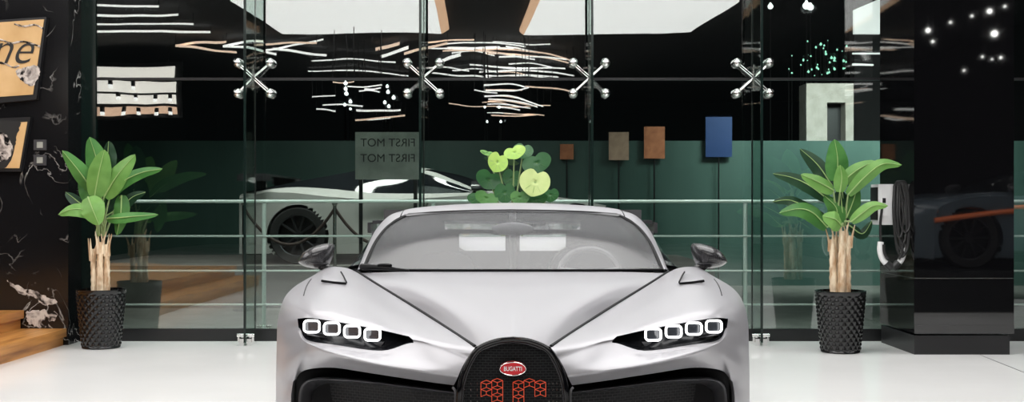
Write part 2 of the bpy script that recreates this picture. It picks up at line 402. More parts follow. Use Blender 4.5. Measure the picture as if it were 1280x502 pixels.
# gold panels standing in for a sign reflected in the marble; wall switches
YM = 10.27
t = thing('sign_reflection', 'gold panel with black brush script standing in for a reflection in the marble', 'sign', P(25, 75, YM))
def rel(pts, Y, o): return [P(x, y, Y)-o.location for x, y in pts]
b = nb(); prism(b, rel([(-60,29),(58,21),(45.5,124),(-60,134)], YM-.05, t), (0,.05,0)); obj('frame', b, M_blackmetal, t, smooth=False)
b = nb(); prism(b, rel([(-60,32),(55,24),(41,118),(-60,125)], YM-.056, t), (0,.006,0)); obj('face', b, M_gold, t, smooth=False)
for q_ in ([(18,30),(30,33),(44,31),(54,36)],[(-20,48),(2,50),(14,54),(30,52),(50,58)],[(-20,76),(4,79),(16,84),(24,82)]):
    b = nb(); tube(b, [p-t.location for p in spline([P(x,y,YM-.058) for x,y in q_], 6)], .008, 6, radii=[random.uniform(.004,.011) for _ in range(6*(len(q_)-1)+1)]); tag(obj('white_streak', b, M_vein, t), 'jagged white streak')
o = text_mesh('lettering', 'ne', .40, M_script, P(12, 62, YM-.06)-t.location, (PI/2,0,0), t, .002, (.92,1,1), -.004, .45)
b = nb(); prism(b, rel([(p[0], p[1]) for p in jag([(20,88),(32,84),(45,82),(50,90),(46,100),(40,108),(30,103),(24,97)], j=.8)], YM-.06, t), (0,.003,0)); tag(obj('brush_mark', b, M_vein, t, smooth=False), 'grey white brushed blot')
t = thing('sign_reflection', 'lower gold panel corner standing in for a reflection in the marble', 'sign', P(12, 182, YM))
b = nb(); prism(b, rel([(-60,150),(38,146),(26,214),(-60,214)], YM-.05, t), (0,.05,0)); obj('frame', b, M_blackmetal, t, smooth=False)
b = nb(); prism(b, rel([(-60,160),(34,152),(24,210),(-60,210)], YM-.056, t), (0,.006,0)); obj('face', b, M_gold, t, smooth=False)
b = nb(); prism(b, rel(jag([(-50,152),(20,152),(24,160),(20,172),(18,186),(12,204),(-4,212),(-50,212)], j=.8), YM-.058, t), (0,.003,0)); tag(obj('brush_field', b, M_script, t, smooth=False), 'black brushed field')
b = nb(); prism(b, rel(jag([(-10,168),(4,166),(12,174),(16,186),(12,197),(2,201),(-10,198)], j=1.0), YM-.061, t), (0,.003,0)); tag(obj('brush_mark', b, M_vein, t, smooth=False), 'white brushed blot')
for y, lab in ((181, 'upper square wall socket on the black marble beside the gold sign'), (200, 'lower square wall socket on the black marble beside the gold sign')):
    t = thing('wall_socket', lab, 'socket', P(50.5, y, YM), 0, 'wall sockets on the marble')
    obj('plate', boxbm(-.055, .055, -.012, 0, -.045, .045), M_satin, t, bev=.003)
    obj('insert', boxbm(-.026, .026, -.016, -.011, -.026, .026), M_glasspanel_grey, t, bev=.002)

# ------------------------------------------------------------------ beyond the glass
struct('floor_outside', boxbm(-14, 14, YF+.02, 34, -.1, 0), M_outground, smooth=False)
struct('wall_outside', boxbm(-14, 14, 18.0, 18.2, 0, 2.2), M_green, 'low green wall beyond the glass front', smooth=False)
t = thing('railing', 'steel handrail with four rails just beyond the glass front', 'railing', (0, 11.25, 0))
for z in (1.25, .92, .59, .27):
    b = nb(); cyl(b, (-3.9, 0, z), (5.7, 0, z), .010 if z < 1.2 else .015, 12); obj('rail', b, M_rail, t)
for x in (-2.36, -.75, 2.22, 3.72):
    b = nb(); cyl(b, (x, .02, 0), (x, .02, 1.25), .02, 12); obj('post', b, M_rail, t)

def poster(name, px0, py0, px1, py1, Y, m, label, cat='poster'):
    t = thing(name, label, cat, P((px0+px1)/2, (py0+py1)/2, Y), 0, 'posters beyond the glass')
    w, h = (px1-px0)/FPX*Y/2, (py1-py0)/FPX*Y/2
    obj('backing', boxbm(-w, w, 0, .03, -h, h), M_blackmetal, t, smooth=False)
    obj('face', boxbm(-w, w, -.006, 0, -h, h), m, t, smooth=False)
    hb = nb(); cyl(hb, (0, .015, -h), (0, .015, -t.location.z), .012, 8)
    obj('post', hb, M_blackmetal, t)
poster('poster', 761, 165, 786, 200, 17.9, M_poster_p, 'peach poster hanging beyond the glass, beside the orange one')
poster('poster', 805, 158, 831, 198, 17.9, M_poster_o, 'bright orange poster hanging beyond the glass')
poster('poster', 700, 180, 717, 199, 17.9, M_poster_o, 'small dull orange poster right of the centre plant')
poster('display_screen', 882, 146, 915, 196, 17.9, M_poster_b, 'dim blue screen hanging beyond the glass right of the posters', 'screen')

# grey board with mirrored lettering, added beyond the glass for a reflected sign
t = thing('board_reflection', 'grey board with reversed black lettering standing in for a reflected sign', 'sign', P(485, 215, 13.0))
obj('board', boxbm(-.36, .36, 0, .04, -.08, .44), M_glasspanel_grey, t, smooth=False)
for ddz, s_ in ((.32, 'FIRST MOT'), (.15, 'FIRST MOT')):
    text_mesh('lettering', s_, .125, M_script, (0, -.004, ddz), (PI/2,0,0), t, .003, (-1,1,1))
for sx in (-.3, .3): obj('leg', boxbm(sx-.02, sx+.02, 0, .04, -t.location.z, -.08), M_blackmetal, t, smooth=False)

# lit concrete portal far right
t = thing('concrete_portal', 'pale lit concrete doorway beyond the glass above the right plant', 'doorway', P(1037, 258, 20))
def relbox(x0, y0, x1, y1, Y, d, o):
    a, c = P(x0, y1, Y)-o.location, P(x1, y0, Y)-o.location
    return boxbm(a.x, c.x, a.y, a.y+d, a.z, c.z)
obj('jamb', relbox(1008, 104, 1034, 345, 20, .5, t), M_concrete, t, smooth=False)
obj('jamb', relbox(1057, 104, 1067, 345, 20, .5, t), M_concrete, t, smooth=False)
obj('lintel', relbox(1034, 104, 1057, 128, 20, .5, t), M_concrete, t, smooth=False)
obj('door_leaf', relbox(1034, 128, 1057, 345, 20.3, .1, t), M_blackmetal, t, smooth=False)

# little night lights beyond the right bay
LAMPS = []
rr = random.Random(3)
for k in range(46):
    x, y = rr.uniform(985, 1066), 95-abs(rr.gauss(0, 22))
    if y < 45: y = rr.uniform(60, 95)
    LAMPS.append((x, y, rr.uniform(.5, 1.7), M_bulb_g))
for x, y, r in ((963,8,3.4),(1008,7,4.6),(1013,9,4.0)): LAMPS.append((x, y, r, M_bulb_out))
for x, y, r in ((432,104,3.2),(432,111,3),(433,117,3.4),(431,131,2.6),(438,127,3),(438,136,2.2),(484,108,2.6),(485,115,3),(492,122,3.2),(481,128,2.8),(486,133,2.8),(606,134,1.9),(624,134,2.2),(609,152,2),(626,152,2.2)):  # white dots standing in for reflected spotlights
    LAMPS.append((x, y, r, M_bulb_out))
lamp_proto = {}
for i, (x, y, r, m) in enumerate(LAMPS):
    Y = 24.0; key = m.name
    r *= .75 if m is M_bulb_out and y > 60 else 1
    lab = {'bulb_green_glow': 'tiny green night light beyond the right glass bay', 'bulb_cool_glow': 'small white light beyond the glass, some standing in for reflected spotlights'}[key]
    if key not in lamp_proto:
        b = nb(); ball(b, (0,0,0), 1.0, 10, 7); cyl(b, (0,0,.9), (0,0,1.35), .35, 8)
        o = tag(obj('night_light', b, m), lab, 'light', 'night lights beyond the glass'); lamp_proto[key] = o
    else:
        o = lamp_proto[key].copy(); COL.objects.link(o)
    o.location = P(x, y, Y); s_ = r/FPX*Y; o.scale = (s_, s_, s_)
    b = nb(); cyl(b, (0,0,-.95), (0,0,-o.location.z/s_), .012/s_, 6); obj('pole', b, M_blackwall, o)

# ------------------------------------------------------------------ showroom ceiling lights (seen mirrored in the glass, plus added fill panels)
ZC = 4.5
def CE(px, py, z=ZC):            # where the mirrored ray meets the ceiling
    L = (z-CAMZ)*FPX/(HOR-py); return Vector(((px-640)/FPX*L, 2*YF-L, z))
t = thing('ceiling_light', 'large white ceiling panel left, mirrored in the glass front', 'ceiling light', (-2.9, 1, ZC))
def flat(pts, o, d=.06): return prism(nb(), [Vector(p)-o.location for p in pts], (0,0,d))
obj('diffuser', flat([(-4.54,2.2,ZC), (-1.22,2.2,ZC), CE(552,42), CE(352,42)], t), M_panel, t, smooth=False)
obj('wood_lip', flat([(-1.22,2.2,ZC), (-1.07,2.2,ZC), CE(562,36), CE(552,42)], t), M_wood_glow, t, smooth=False)
t = thing('ceiling_light', 'large white ceiling panel right, mirrored in the glass front', 'ceiling light', (2, 1, ZC))
obj('diffuser', flat([(.45,2.2,ZC), (3.65,2.2,ZC), CE(861,42), CE(655,42)], t), M_panel, t, smooth=False)
obj('wood_lip', flat([(.30,2.2,ZC), (.45,2.2,ZC), CE(655,42), CE(650,38)], t), M_wood_glow, t, smooth=False)
YW = 22.0  # glowing panels added beyond the glass in place of reflected ceiling panels
M_panel_refl = mat('panel_reflection_white', (.9,.9,.9), .5, emit=(1,.99,.97), estr=1.0)
t = thing('panel_reflection', 'white glowing panels beyond the glass standing in for reflected ceiling panels', 'reflection panel', P(1108, 20, YW))
for pl in ([(1068,12),(1101,-2),(1101,42),(1068,42)], [(1113,-30),(1150,-30),(1150,42),(1113,42)]):
    bm = nb(); prism(bm, [P(x, y, YW)-t.location for x, y in pl], (0,.1,0)); obj('panel_glow', bm, M_panel_refl, t, smooth=False)
for pl in ([(1066,65.8),(1152,65.8),(1152,67.6),(1066,67.6)], [(1066,79),(1092,80),(1092,82),(1066,81.5)]):
    bm = nb(); prism(bm, [P(x, y, YW)-t.location for x, y in pl], (0,.05,0)); obj('strip_glow', bm, M_panel_refl, t, smooth=False)
bm = nb(); prism(bm, [P(x, y, YW+.12)-t.location for x, y in ((1068,-40),(1152,-40),(1152,258+1.2*FPX/YW),(1068,258+1.2*FPX/YW))], (0,.3,0)); obj('backing_slab', bm, M_blackwall, t, smooth=False)
bulb = None
for x, y, r in ((1237,14,3.2),(1243,42,4.2),(1160,38,3),(1166,52,1.8),(1188,28,1.6),(1228,71,1.4),(1251,72,1.8),(1240,74,1.2),(1205,88,1.4),(1215,20,1.6),(1256,8,1.6)):
    L_ = 18.0; s_ = r/FPX*L_
    lc = Vector(((x-640)/FPX*L_, 19.2-L_, CAMZ+(258-y)/FPX*L_))
    if bulb is None:
        bulb = tag(bpy.data.objects.new('pendant_bulb', None), 'small bare pendant bulb mirrored in the black pillar', 'light', 'pendant bulbs mirrored in the pillar'); COL.objects.link(bulb)
        b = nb(); ball(b, (0,0,0), 1, 12, 8); obj('bulb', b, M_bulb, bulb)
        b = nb(); cyl(b, (0,0,.9), (0,0,1.8), .4, 8); obj('cap', b, M_blackmetal, bulb); o = bulb
    else: o = dup(bulb)
    o.location = lc; o.scale = (s_, s_, s_)
    b = nb(); cyl(b, (0,0,1.8), (0,0,(4.6-lc.z)/s_), .1, 6); obj('cord', b, M_cable, o)
# unseen soft panels added to light the car, plants and floor
for (x0, x1, y0, y1, lab) in ((-3.4, 3.4, 4.6, 10.0, 'added wide fill panel above the car'), (-8.5, -4.6, 4.0, 9.6, 'added fill panel above the steps'), (4.6, 8.5, 6.2, 9.6, 'added fill panel right of the pillar')):
    t = thing('ceiling_light', lab, 'ceiling light', ((x0+x1)/2, (y0+y1)/2, ZC))
    obj('diffuser', flat([(x0,y0,ZC), (x1,y0,ZC), (x1,y1,ZC), (x0,y1,ZC)], t), M_panel_fill, t, smooth=False)
    obj('frame', flat([(x0-.05,y0-.05,ZC+.03), (x1+.05,y0-.05,ZC+.03), (x1+.05,y1+.05,ZC+.03), (x0-.05,y1+.05,ZC+.03)], t, .05), M_blackmetal, t, smooth=False)
STR = [  # mirrored polylines of the strip lights (curves copy reflection distortion), half width in px, warm?
    ([(112,7),(199,7)],1.2,0), ([(112,18.5),(223,18.5)],1.5,0), ([(112,29),(242,30)],1.0,0), ([(112,38),(264,40)],1.6,0),
    ([(220,56),(250,53),(282,51)],1.6,1), ([(220,56),(256,60),(296,65)],1.6,1), ([(278,56),(304,53),(330,52)],1.6,0), ([(278,56),(310,60),(345,67)],1.6,0),
    ([(330,62),(360,58),(404,49)],1.3,0), ([(340,60),(370,64),(410,69)],1.6,0), ([(318,57),(350,54),(396,53)],1.2,1),
    ([(470,62),(499,56)],2.6,1), ([(476,71),(510,61)],2.4,0), ([(505,68),(530,61),(560,55)],1.8,1), ([(533,54),(560,51),(592,50)],.9,1),
    ([(540,58),(587,54),(656,57)],.9,0), ([(551,78),(562,73),(575,69)],2.6,0), ([(530,60),(590,64),(668,73)],.9,0), ([(593,64),(659,63),(700,70),(722,77)],.9,1),
    ([(608,68),(668,69),(719,79)],.9,1), ([(586,81),(635,84),(707,85)],1.1,0), ([(599,91),(647,87),(719,94)],1.2,0), ([(605,95),(650,93),(697,97)],.9,0),
    ([(390,75),(440,75),(495,78)],.8,0), ([(385,90),(450,89),(510,94)],.8,0),
    ([(604,106),(635,105),(655,109)],.9,0), ([(606,112),(640,114),(660,109)],.8,0), ([(655,108),(690,110),(718,117)],.7,1), ([(605,119),(640,121),(680,133)],.9,0), ([(610,123),(650,127),(672,134)],.7,0), ([(560,128),(605,133),(690,131)],.5,1), ([(614,145),(671,145)],.9,1), ([(604,106),(605,120)],.9,0),
    ([(444,137),(500,136)],1.4,0), ([(442,149),(506,143)],1.3,1)]
for k in range(14):                  # random curved strips added to imitate a thicket of reflected streaks
    x0 = rr.uniform(535, 640); y0 = rr.uniform(52, 97); ln = rr.uniform(40, 95)
    STR.append(([(x0, y0), (x0+ln*.5, y0+rr.uniform(-3, 2)), (x0+ln, y0+rr.uniform(-1, 6))], rr.uniform(.5, 1.0), int(rr.random() < .3)))
for k in range(9):  # more added strips imitating the lower reflected streaks
    x0 = rr.uniform(585, 650); y0 = rr.uniform(106, 146); ln = rr.uniform(25, 60)
    STR.append(([(x0, y0), (x0+ln*.5, y0+rr.uniform(-2, 3)), (x0+ln, y0+rr.uniform(0, 6))], rr.uniform(.4, .8), int(rr.random() < .4)))
for k in range(8):  # added strips imitating reflected streaks left of centre
    x0 = rr.uniform(345, 470); y0 = rr.uniform(104, 150); ln = rr.uniform(20, 50)
    STR.append(([(x0, y0), (x0+ln*.5, y0+rr.uniform(-2, 1)), (x0+ln, y0+rr.uniform(-2, 3))], rr.uniform(.4, .9), int(rr.random() < .3)))
for i, (pl, w, warm) in enumerate(STR):
    z = ZC if max(p[1] for p in pl) < 99 else 3.6
    w *= .62; z -= ((i*3) % 8)*.018
    A = [CE(x, y-w, z) for x, y in pl]; B = [CE(x, y+w, z) for x, y in pl]
    n_ = 8 if len(pl) > 2 else 1
    A, B = spline(A, n_), spline(B, n_)
    bm = nb(); prism(bm, A+B[::-1], (0,0,.012))
    o = obj('strip_light', bm, M_strip_p if warm else M_strip_w, smooth=False)
    for q in (0, -1):
        c = (A[q]+B[q])/2; hg = nb(); cyl(hg, c+Vector((0,0,.03)), (c.x, c.y, 4.598), .008, 6); obj('hanger', hg, M_blackmetal, o)
    tag(o, 'thin %s ceiling strip light shaped after streaks mirrored in the glass front' % ('warm' if warm else 'white'), 'strip light', 'strip lights mirrored in the glass')

# lit display bay mirrored at the left (cream fascia with spotlights)
YD = -3.8; LD = 2*YF-YD
def WD(px, py, Y=YD): L = 2*YF-Y; return Vector(((px-640)/FPX*L, Y, CAMZ-(py-HOR)/FPX*L))
M_cream = mat('cream_lit', (.8,.75,.68), .6, emit=(1,.94,.86), estr=2.6)
M_peach = mat('peach_lit', (.8,.5,.35), .6, emit=(1,.66,.46), estr=1.9)
t = thing('light_fascia', 'lit cream and peach fascia mirrored in the left glass bay', 'light panel', WD(168, 110))
def wq(x0, y0, x1, y1, m, nm):
    bm = nb(); prism(bm, [WD(x, y)-t.location for x, y in ((x0,y0),(x1,y0),(x1,y1),(x0,y1))], (0,-.05,0)); return obj(nm, bm, m, t, smooth=False)
wq(108, 82, 219, 96, M_cream, 'panel'); wq(108, 100, 222, 114, M_cream, 'panel'); wq(108, 117, 222, 129, M_cream, 'panel'); wq(108, 133, 222, 143, M_peach, 'panel')
wq(100, 76, 228, 148, M_blackmetal, 'back').location.y -= .06
for hx in (120, 210):
    c = WD(hx, 76)-t.location; b = nb(); cyl(b, c+Vector((0,-.06,0)), (c.x, c.y-.06, 4.598-t.location.z), .012, 6); obj('hanger', b, M_blackmetal, t)
for px, py in ((140,108),(169,108),(148,122),(172,122),(196,124),(217,124),(130,140),(155,141),(175,142),(199,143),(216,142)):
    s = thing('spotlight', 'small spotlight on the lit fascia mirrored at the left', 'spotlight', WD(px, py)+Vector((0,.12,0)), 0, 'spotlights of the mirrored fascia')
    b = nb(); cyl(b, (0,0,.02), (0,0,.12), .045, 10); obj('body', b, M_blackmetal, s)
    b = nb(); cyl(b, (0,0,-.05), (0,0,.02), .042, 10); obj('lens', b, M_strip_w, s)
    b = nb(); cyl(b, (0,-.12,.06), (0,0,.06), .012, 6); obj('stem', b, M_blackmetal, s)

# ------------------------------------------------------------------ the car
CY = 6.62
def C(px, py, Y): return Vector(((px-641)/FPX*Y, Y-CY, CAMZ-(py-HOR)/FPX*Y))
def CS(pts): return [C(*p) for p in pts]
car = thing('sports_car', 'silver sports car facing the camera with black arched grille and red oval badge', 'car', (.0034, CY, 0))

ROWS = [
 [(394,345,6.12),(397,341,6.08),(401,337.5,6.05),(407,334.8,6.02),(415,333.2,6.0),(426,333.5,6.0),(436,335.5,6.02),(442,338,6.03),(448,341,6.0)],
 [(374,354,5.68),(380,351,5.69),(387,349.5,5.69),(394,347.5,5.66),(404,344,5.64),(419,343,5.6),(438,347,5.58),(455,352,5.6),(470,355,5.65)],
 [(359,367,5.42),(366,363.5,5.42),(378,361,5.38),(391,360,5.33),(407,359.5,5.28),(426,361.5,5.24),(449,366,5.24),(474,370,5.3),(497,371.5,5.4)],
 [(351,383,5.25),(358,381,5.17),(372,379.5,5.08),(392,379,5.01),(415,381,4.96),(443,386,4.93),(475,392,4.93),(507,396,4.96),(538,397,5.03)],
 [(347,402,5.15),(357,399.5,5.04),(372,398,4.94),(390,397.2,4.86),(433,404,4.76),(478,412.5,4.71),(511,420,4.68),(552,428,4.59),(593,433,4.47)],
 [(346.3,414,5.13),(357,413,5.0),(373.2,409,4.92),(384,424.5,4.86),(421,431,4.73),(477,438,4.65),(517,428,4.65),(552,438,4.54),(584,447,4.44)],
 [(346,428,5.12),(357,428,4.97),(373,418,4.9),(385,428.5,4.84),(419,436,4.70),(474,446,4.6),(519,446,4.57),(550,454,4.48),(577,459.5,4.42)],
 [(345.6,444,5.11),(357,444,4.96),(374,427,4.88),(388,432,4.82),(415,441,4.665),(470,454,4.545),(522,462,4.485),(548,466,4.45),(572.5,470,4.415)],
 [(345.3,456,5.1),(356,457,4.96),(371.5,446,4.87),(386,446,4.82),(414,450,4.68),(467,459,4.565),(520,468,4.495),(546,472,4.46),(570,475.5,4.42)],
 [(345,470,5.1),(354,473,4.98),(366.5,476,4.92),(379,463,4.87),(413,459,4.71),(460,465.5,4.59),(515,474,4.515),(543,478,4.475),(567,481,4.44)],
]
for r_i, dd in ((8, .03), (9, .065)):      # the bumper bar leans back under the crease
    ROWS[r_i] = [(x, y, Y+(dd*min(1, (j-2)/2) if j > 2 else 0)) for j, (x, y, Y) in enumerate(ROWS[r_i])]
NS = 6
G = densegrid([CS(r) for r in ROWS], NS)
# rows 4..5 between columns 2 and 6 are the headlight opening
bm = nb()
V = gridfaces(bm, G, lambda i, j: 4*NS <= i < 5*NS and 2*NS <= j < 6*NS)
# edge turned in at the lower lip
LR = V[-1]; q = [bm.verts.new(v.co+Vector((0,.05,-.004))) for v in LR[2*NS:]]
for a, b_, c_, d_ in zip(LR[2*NS:], LR[2*NS+1:], q[1:], q): bm.faces.new((a, b_, c_, d_))
# lower side strip outside the intake
top = [v.co.copy() for v in LR[:2*NS+1]]
def strip(pl, Y3): return [C(*p) for p in spline([(*a, y) for a, y in zip(pl, Y3)], NS)]
low = [top, strip([(345,486),(354,487),(364.3,489)], (5.1,4.99,4.915)), strip([(345,502),(353.5,502),(363.5,502)], (5.1,4.99,4.91)), strip([(346,540),(354,540),(364,540)], (5.1,5.0,4.9)), strip([(348,575),(356,577),(366,580)], (5.1,4.98,4.9))]
LG = [[cc[i] for cc in [spline([low[r][j] for r in range(len(low))], 4) for j in range(2*NS+1)]] for i in range(4*4+1)]
VV = gridfaces(bm, LG)
e_ = [bm.verts.new(r[-1].co+Vector((.004,.05,0))) for r in VV]
for i in range(len(e_)-1): bm.faces.new((VV[i][-1], VV[i+1][-1], e_[i+1], e_[i]))
# headlight opening turned inwards
def hl_loop():
    a = [V[4*NS][j] for j in range(2*NS, 6*NS+1)]; b2 = [V[5*NS][j] for j in range(2*NS, 6*NS+1)]
    l_ = [V[i][2*NS] for i in range(4*NS, 5*NS+1)]; r_ = [V[i][6*NS] for i in range(4*NS, 5*NS+1)]
    return a[:-1]+r_[:-1]+b2[::-1][:-1]+l_[::-1][:-1]
HL = [v.co.copy() for v in hl_loop()]
# flank with wheel openings
FA, RA, WR = 5.52-CY, 8.23-CY, .375
TOPP = [(5.1,.47),(5.13,.62),(5.15,.70),(5.25,.757),(5.42,.80),(5.68,.83),(6.12,.84),(6.5,.81),(7.05,.785),(7.6,.785),(8.2,.86),(8.6,.88),(8.95,.80)]
def lerp_tab(tab, y):
    for (a, p), (b, q) in zip(tab, tab[1:]):
        if y <= b: return p+(q-p)*max(0, (y-a))/(b-a)
    return tab[-1][1]
XT = [(5.1,-1.02),(5.42,-1.03),(5.7,-1.026),(6.12,-1.02),(6.5,-.99),(7.05,-.97),(7.6,-.985),(8.2,-1.0),(8.6,-.985),(8.95,-.93)]
ys = [5.1+(8.95-5.1)*i/128 for i in range(129)]; FG = []
for i in range(25):
    u = i/24; row = []
    for y in ys:
        zt = lerp_tab(TOPP, y); z = .13+(zt-.13)*u; x = lerp_tab(XT, y)
        x += .055*math.sin(PI*min(1,max(0,(y-6.1)/1.5)))*math.exp(-((z-.5)/.16)**2)
        row.append(Vector((x, y-CY, z)))
    FG.append(row)
def inwheel(p): return min(math.hypot(p.y-FA, p.z-.35), math.hypot(p.y-RA, p.z-.35))
for r in FG:
    for p in r:
        for wy in (FA, RA):
            d = math.hypot(p.y-wy, p.z-.35)
            if abs(d-WR) < .03 and d > 0: p.y = wy+(p.y-wy)*WR/d; p.z = .35+(p.z-.35)*WR/d
gridfaces(bm, FG, lambda i, j: inwheel((FG[i][j]+FG[i+1][j+1])/2) < WR-.004)
# shoulders, pillars and tail
SEC = [  # Y, shoulder point, glass base, roof edge
 (6.12,(-.93,.86),(-.86,.872),(-.795,.90)), (6.3,(-.92,.85),(-.85,.868),(-.783,.966)), (6.6,(-.92,.83),(-.85,.86),(-.763,1.07)), (6.85,(-.92,.82),(-.85,.86),(-.717,1.144)),
 (7.05,(-.92,.81),(-.84,.86),(-.60,1.188)), (7.4,(-.92,.82),(-.83,.87),(-.58,1.172)), (7.9,(-.93,.87),(-.80,.92),(-.52,1.09)), (8.4,(-.92,.90),(-.78,.935),(-.46,1.0)), (8.95,(-.88,.84),(-.74,.86),(-.42,.90))]
shoulder = [[Vector((lerp_tab(XT, s[0]), s[0]-CY, lerp_tab(TOPP, s[0]))), Vector((s[1][0], s[0]-CY, s[1][1])), Vector((s[2][0], s[0]-CY, s[2][1]))] for s in SEC]
gridfaces(bm, densegrid(shoulder, 4))
# roof panel, buttresses and engine deck
# pillar/roof frame patch in front
OUT = [(447,337.5,6.05),(457,313,6.3),(470,287,6.6),(486,270,6.85),(502,263.5,7.0),(517,260,7.05),(549,256.7,7.1),(601,254,7.1),(641,253.3,7.1)]
INN = [(453.5,337,6.02),(463,314,6.2),(474,294.5,6.39),(488,278.5,6.55),(500,271,6.67),(511,267.5,6.74),(546,264.8,6.7),(590,263,6.66),(641,262.3,6.64)]
oc, ic = CS(OUT), CS(INN)
mid = [(a*.5+b_*.5)+Vector((0,0,.006)) for a, b_ in zip(oc, ic)]
gridfaces(bm, densegrid([oc, mid, ic], 5))
roofrows = [[oc[5], oc[6], oc[7], oc[8]],
            [Vector((-.585,7.25-CY,1.185)), Vector((-.43,7.27-CY,1.203)), Vector((-.18,7.28-CY,1.215)), Vector((0,7.28-CY,1.218))],
            [Vector((-.58,7.4-CY,1.172)), Vector((-.42,7.42-CY,1.188)), Vector((-.18,7.42-CY,1.198)), Vector((0,7.42-CY,1.2))]]
gridfaces(bm, densegrid(roofrows, 4))
butt = []
for s in SEC[5:]:
    dz = {7.4:.905, 7.9:.93, 8.4:.985, 8.95:.88}[s[0]]; xe, ze = s[3]
    butt.append([Vector((xe, s[0]-CY, ze)), Vector((xe+.06, s[0]-CY, ze-.01)), Vector((xe+.1, s[0]-CY, max(dz, ze-.10))), Vector((xe*.45, s[0]-CY, dz)), Vector((-.05, s[0]-CY, dz+.005)), Vector((0, s[0]-CY, dz+.03))])
gridfaces(bm, densegrid(butt, 4))
# tail panel
tp = [Vector((lerp_tab(XT, 8.95), 8.95-CY, .80)), Vector((-.88,8.95-CY,.84)), Vector((-.74,8.95-CY,.86)), Vector((-.42,8.95-CY,.90)), Vector((0,8.95-CY,.91)), Vector((0,9.0-CY,.2)), Vector((-.9,8.95-CY,.2))]
bm.faces.new([bm.verts.new(p) for p in tp])
mirrorx(bm); weld(bm, 2e-4)
body = obj('body', bm, M_paint, car, sharp=38)

# hood
HR = [
 [(449.6,341,6.0),(500,339.6,5.88),(570,339.2,5.8),(641,339.2,5.76)],
 [(471.6,355,5.645),(515,352,5.5),(575,350.5,5.42),(641,350,5.4)],
 [(498.6,371.5,5.395),(540,371,5.16),(590,372,5.04),(641,371.6,4.995)],
 [(539.6,397,5.025),(572,396,4.83),(606,395,4.735),(641,394.2,4.69)],
 [(594.4,433,4.465),(606,428.3,4.45),(622,423.2,4.43),(641,420.6,4.42)]]
bm = nb(); gridfaces(bm, densegrid([CS(r) for r in HR], 8)); mirrorx(bm); weld(bm)
obj('hood', bm, M_paint, car, sharp=50)
# dark shut line between hood and wings, under both edges
bm = nb(); CUT = [(446,339.5,6.05),(448.8,341,6.0),(470.8,355,5.65),(497.8,371.5,5.4),(538.8,397,5.03),(593.7,433,4.47)]
cl = [p+Vector((0,.004,-.004)) for p in spline(CS(CUT), 8)]
tube(bm, [p+Vector((0,-.004,.006)) for p in cl], .0068, 6); mirrorx(bm); obj('shut_line', bm, M_seal, car)
bm = nb(); tube(bm, [p+Vector((0,-.002,.002)) for p in [G[i][2*NS+2] for i in range(NS, 3*NS-2)]], .0022, 5); mirrorx(bm); obj('shut_line', bm, M_satin, car)  # thin grey tube drawing the shade of the fender crease
# cowl and windscreen
WS = [
 [(453.5,338,6.02),(500,338.6,5.9),(565,339,5.8),(641,339,5.75)],
 [(469,304,6.3),(520,304,6.12),(575,304,6.04),(641,304,6.0)],
 [(484.5,284,6.5),(530,284,6.35),(580,283,6.27),(641,283,6.24)],
 [(500,274,6.67),(535,273.5,6.53),(585,272,6.46),(641,271.5,6.44)],
 [(511,268.5,6.74),(546,266,6.68),(590,264.3,6.64),(641,263.6,6.62)]]
WG = densegrid([CS(r) for r in WS], 6)
bm = nb(); gridfaces(bm, WG); mirrorx(bm); weld(bm); wsn = obj('windscreen', bm, M_screen, car)
bm = nb()
edge = [r[0] for r in WG]+WG[-1][1:]
tube(bm, [p+Vector((0,-.006,.003)) for p in edge], .0075, 6)
tube(bm, [p+Vector((0,-.008,.006)) for p in WG[0]], .0065, 6)
mirrorx(bm); obj('screen_seal', bm, M_seal, wsn)
# black header band below the roof edge
bm = nb()
hb = [[C(x, y, Y)+Vector((0,-.012,.004)) for x, y, Y in r] for r in ([(505,268.3,6.72),(546,265.0,6.70),(590,263.0,6.66),(641,262.2,6.64)], [(509,270.8,6.70),(546,267.6,6.66),(590,265.8,6.62),(641,265.0,6.60)])]
gridfaces(bm, densegrid(hb, 6)); mirrorx(bm); weld(bm); obj('header_band', bm, M_satin, car)
# line between roof panel and pillar
bm = nb(); tube(bm, [p+Vector((0,-.003,.002)) for p in spline(CS([(501,270.5,6.68),(503,266.5,6.82),(505.5,263,6.98)]), 5)], .003, 6); mirrorx(bm); obj('shut_line', bm, M_seal, car)
# wiper
bm = nb(); wp = spline(CS([(453,333,6.0),(470,333.5,5.93),(488,335,5.86),(512,337.8,5.8)]), 6)
tube(bm, [p+Vector((0,-.02,.0)) for p in wp], .011, 8, radii=[.017-.011*i/(len(wp)-1) for i in range(len(wp))])
tube(bm, [p+Vector((0,-.035,.012)) for p in spline(CS([(474,334,5.92),(480,333.5,5.9),(490,334,5.87)]), 4)], .008, 6)
obj('wiper', bm, M_seal, car)
# side windows
bm = nb()
sw = [[Vector((s[2][0], s[0]-CY, s[2][1])), Vector(((s[2][0]+s[3][0])/2-.015, s[0]-CY, (s[2][1]+s[3][1])/2+.005)), Vector((s[3][0], s[0]-CY, s[3][1]))] for s in SEC]
gridfaces(bm, densegrid(sw, 4)); mirrorx(bm); obj('side_window', bm, M_sideglass, car)
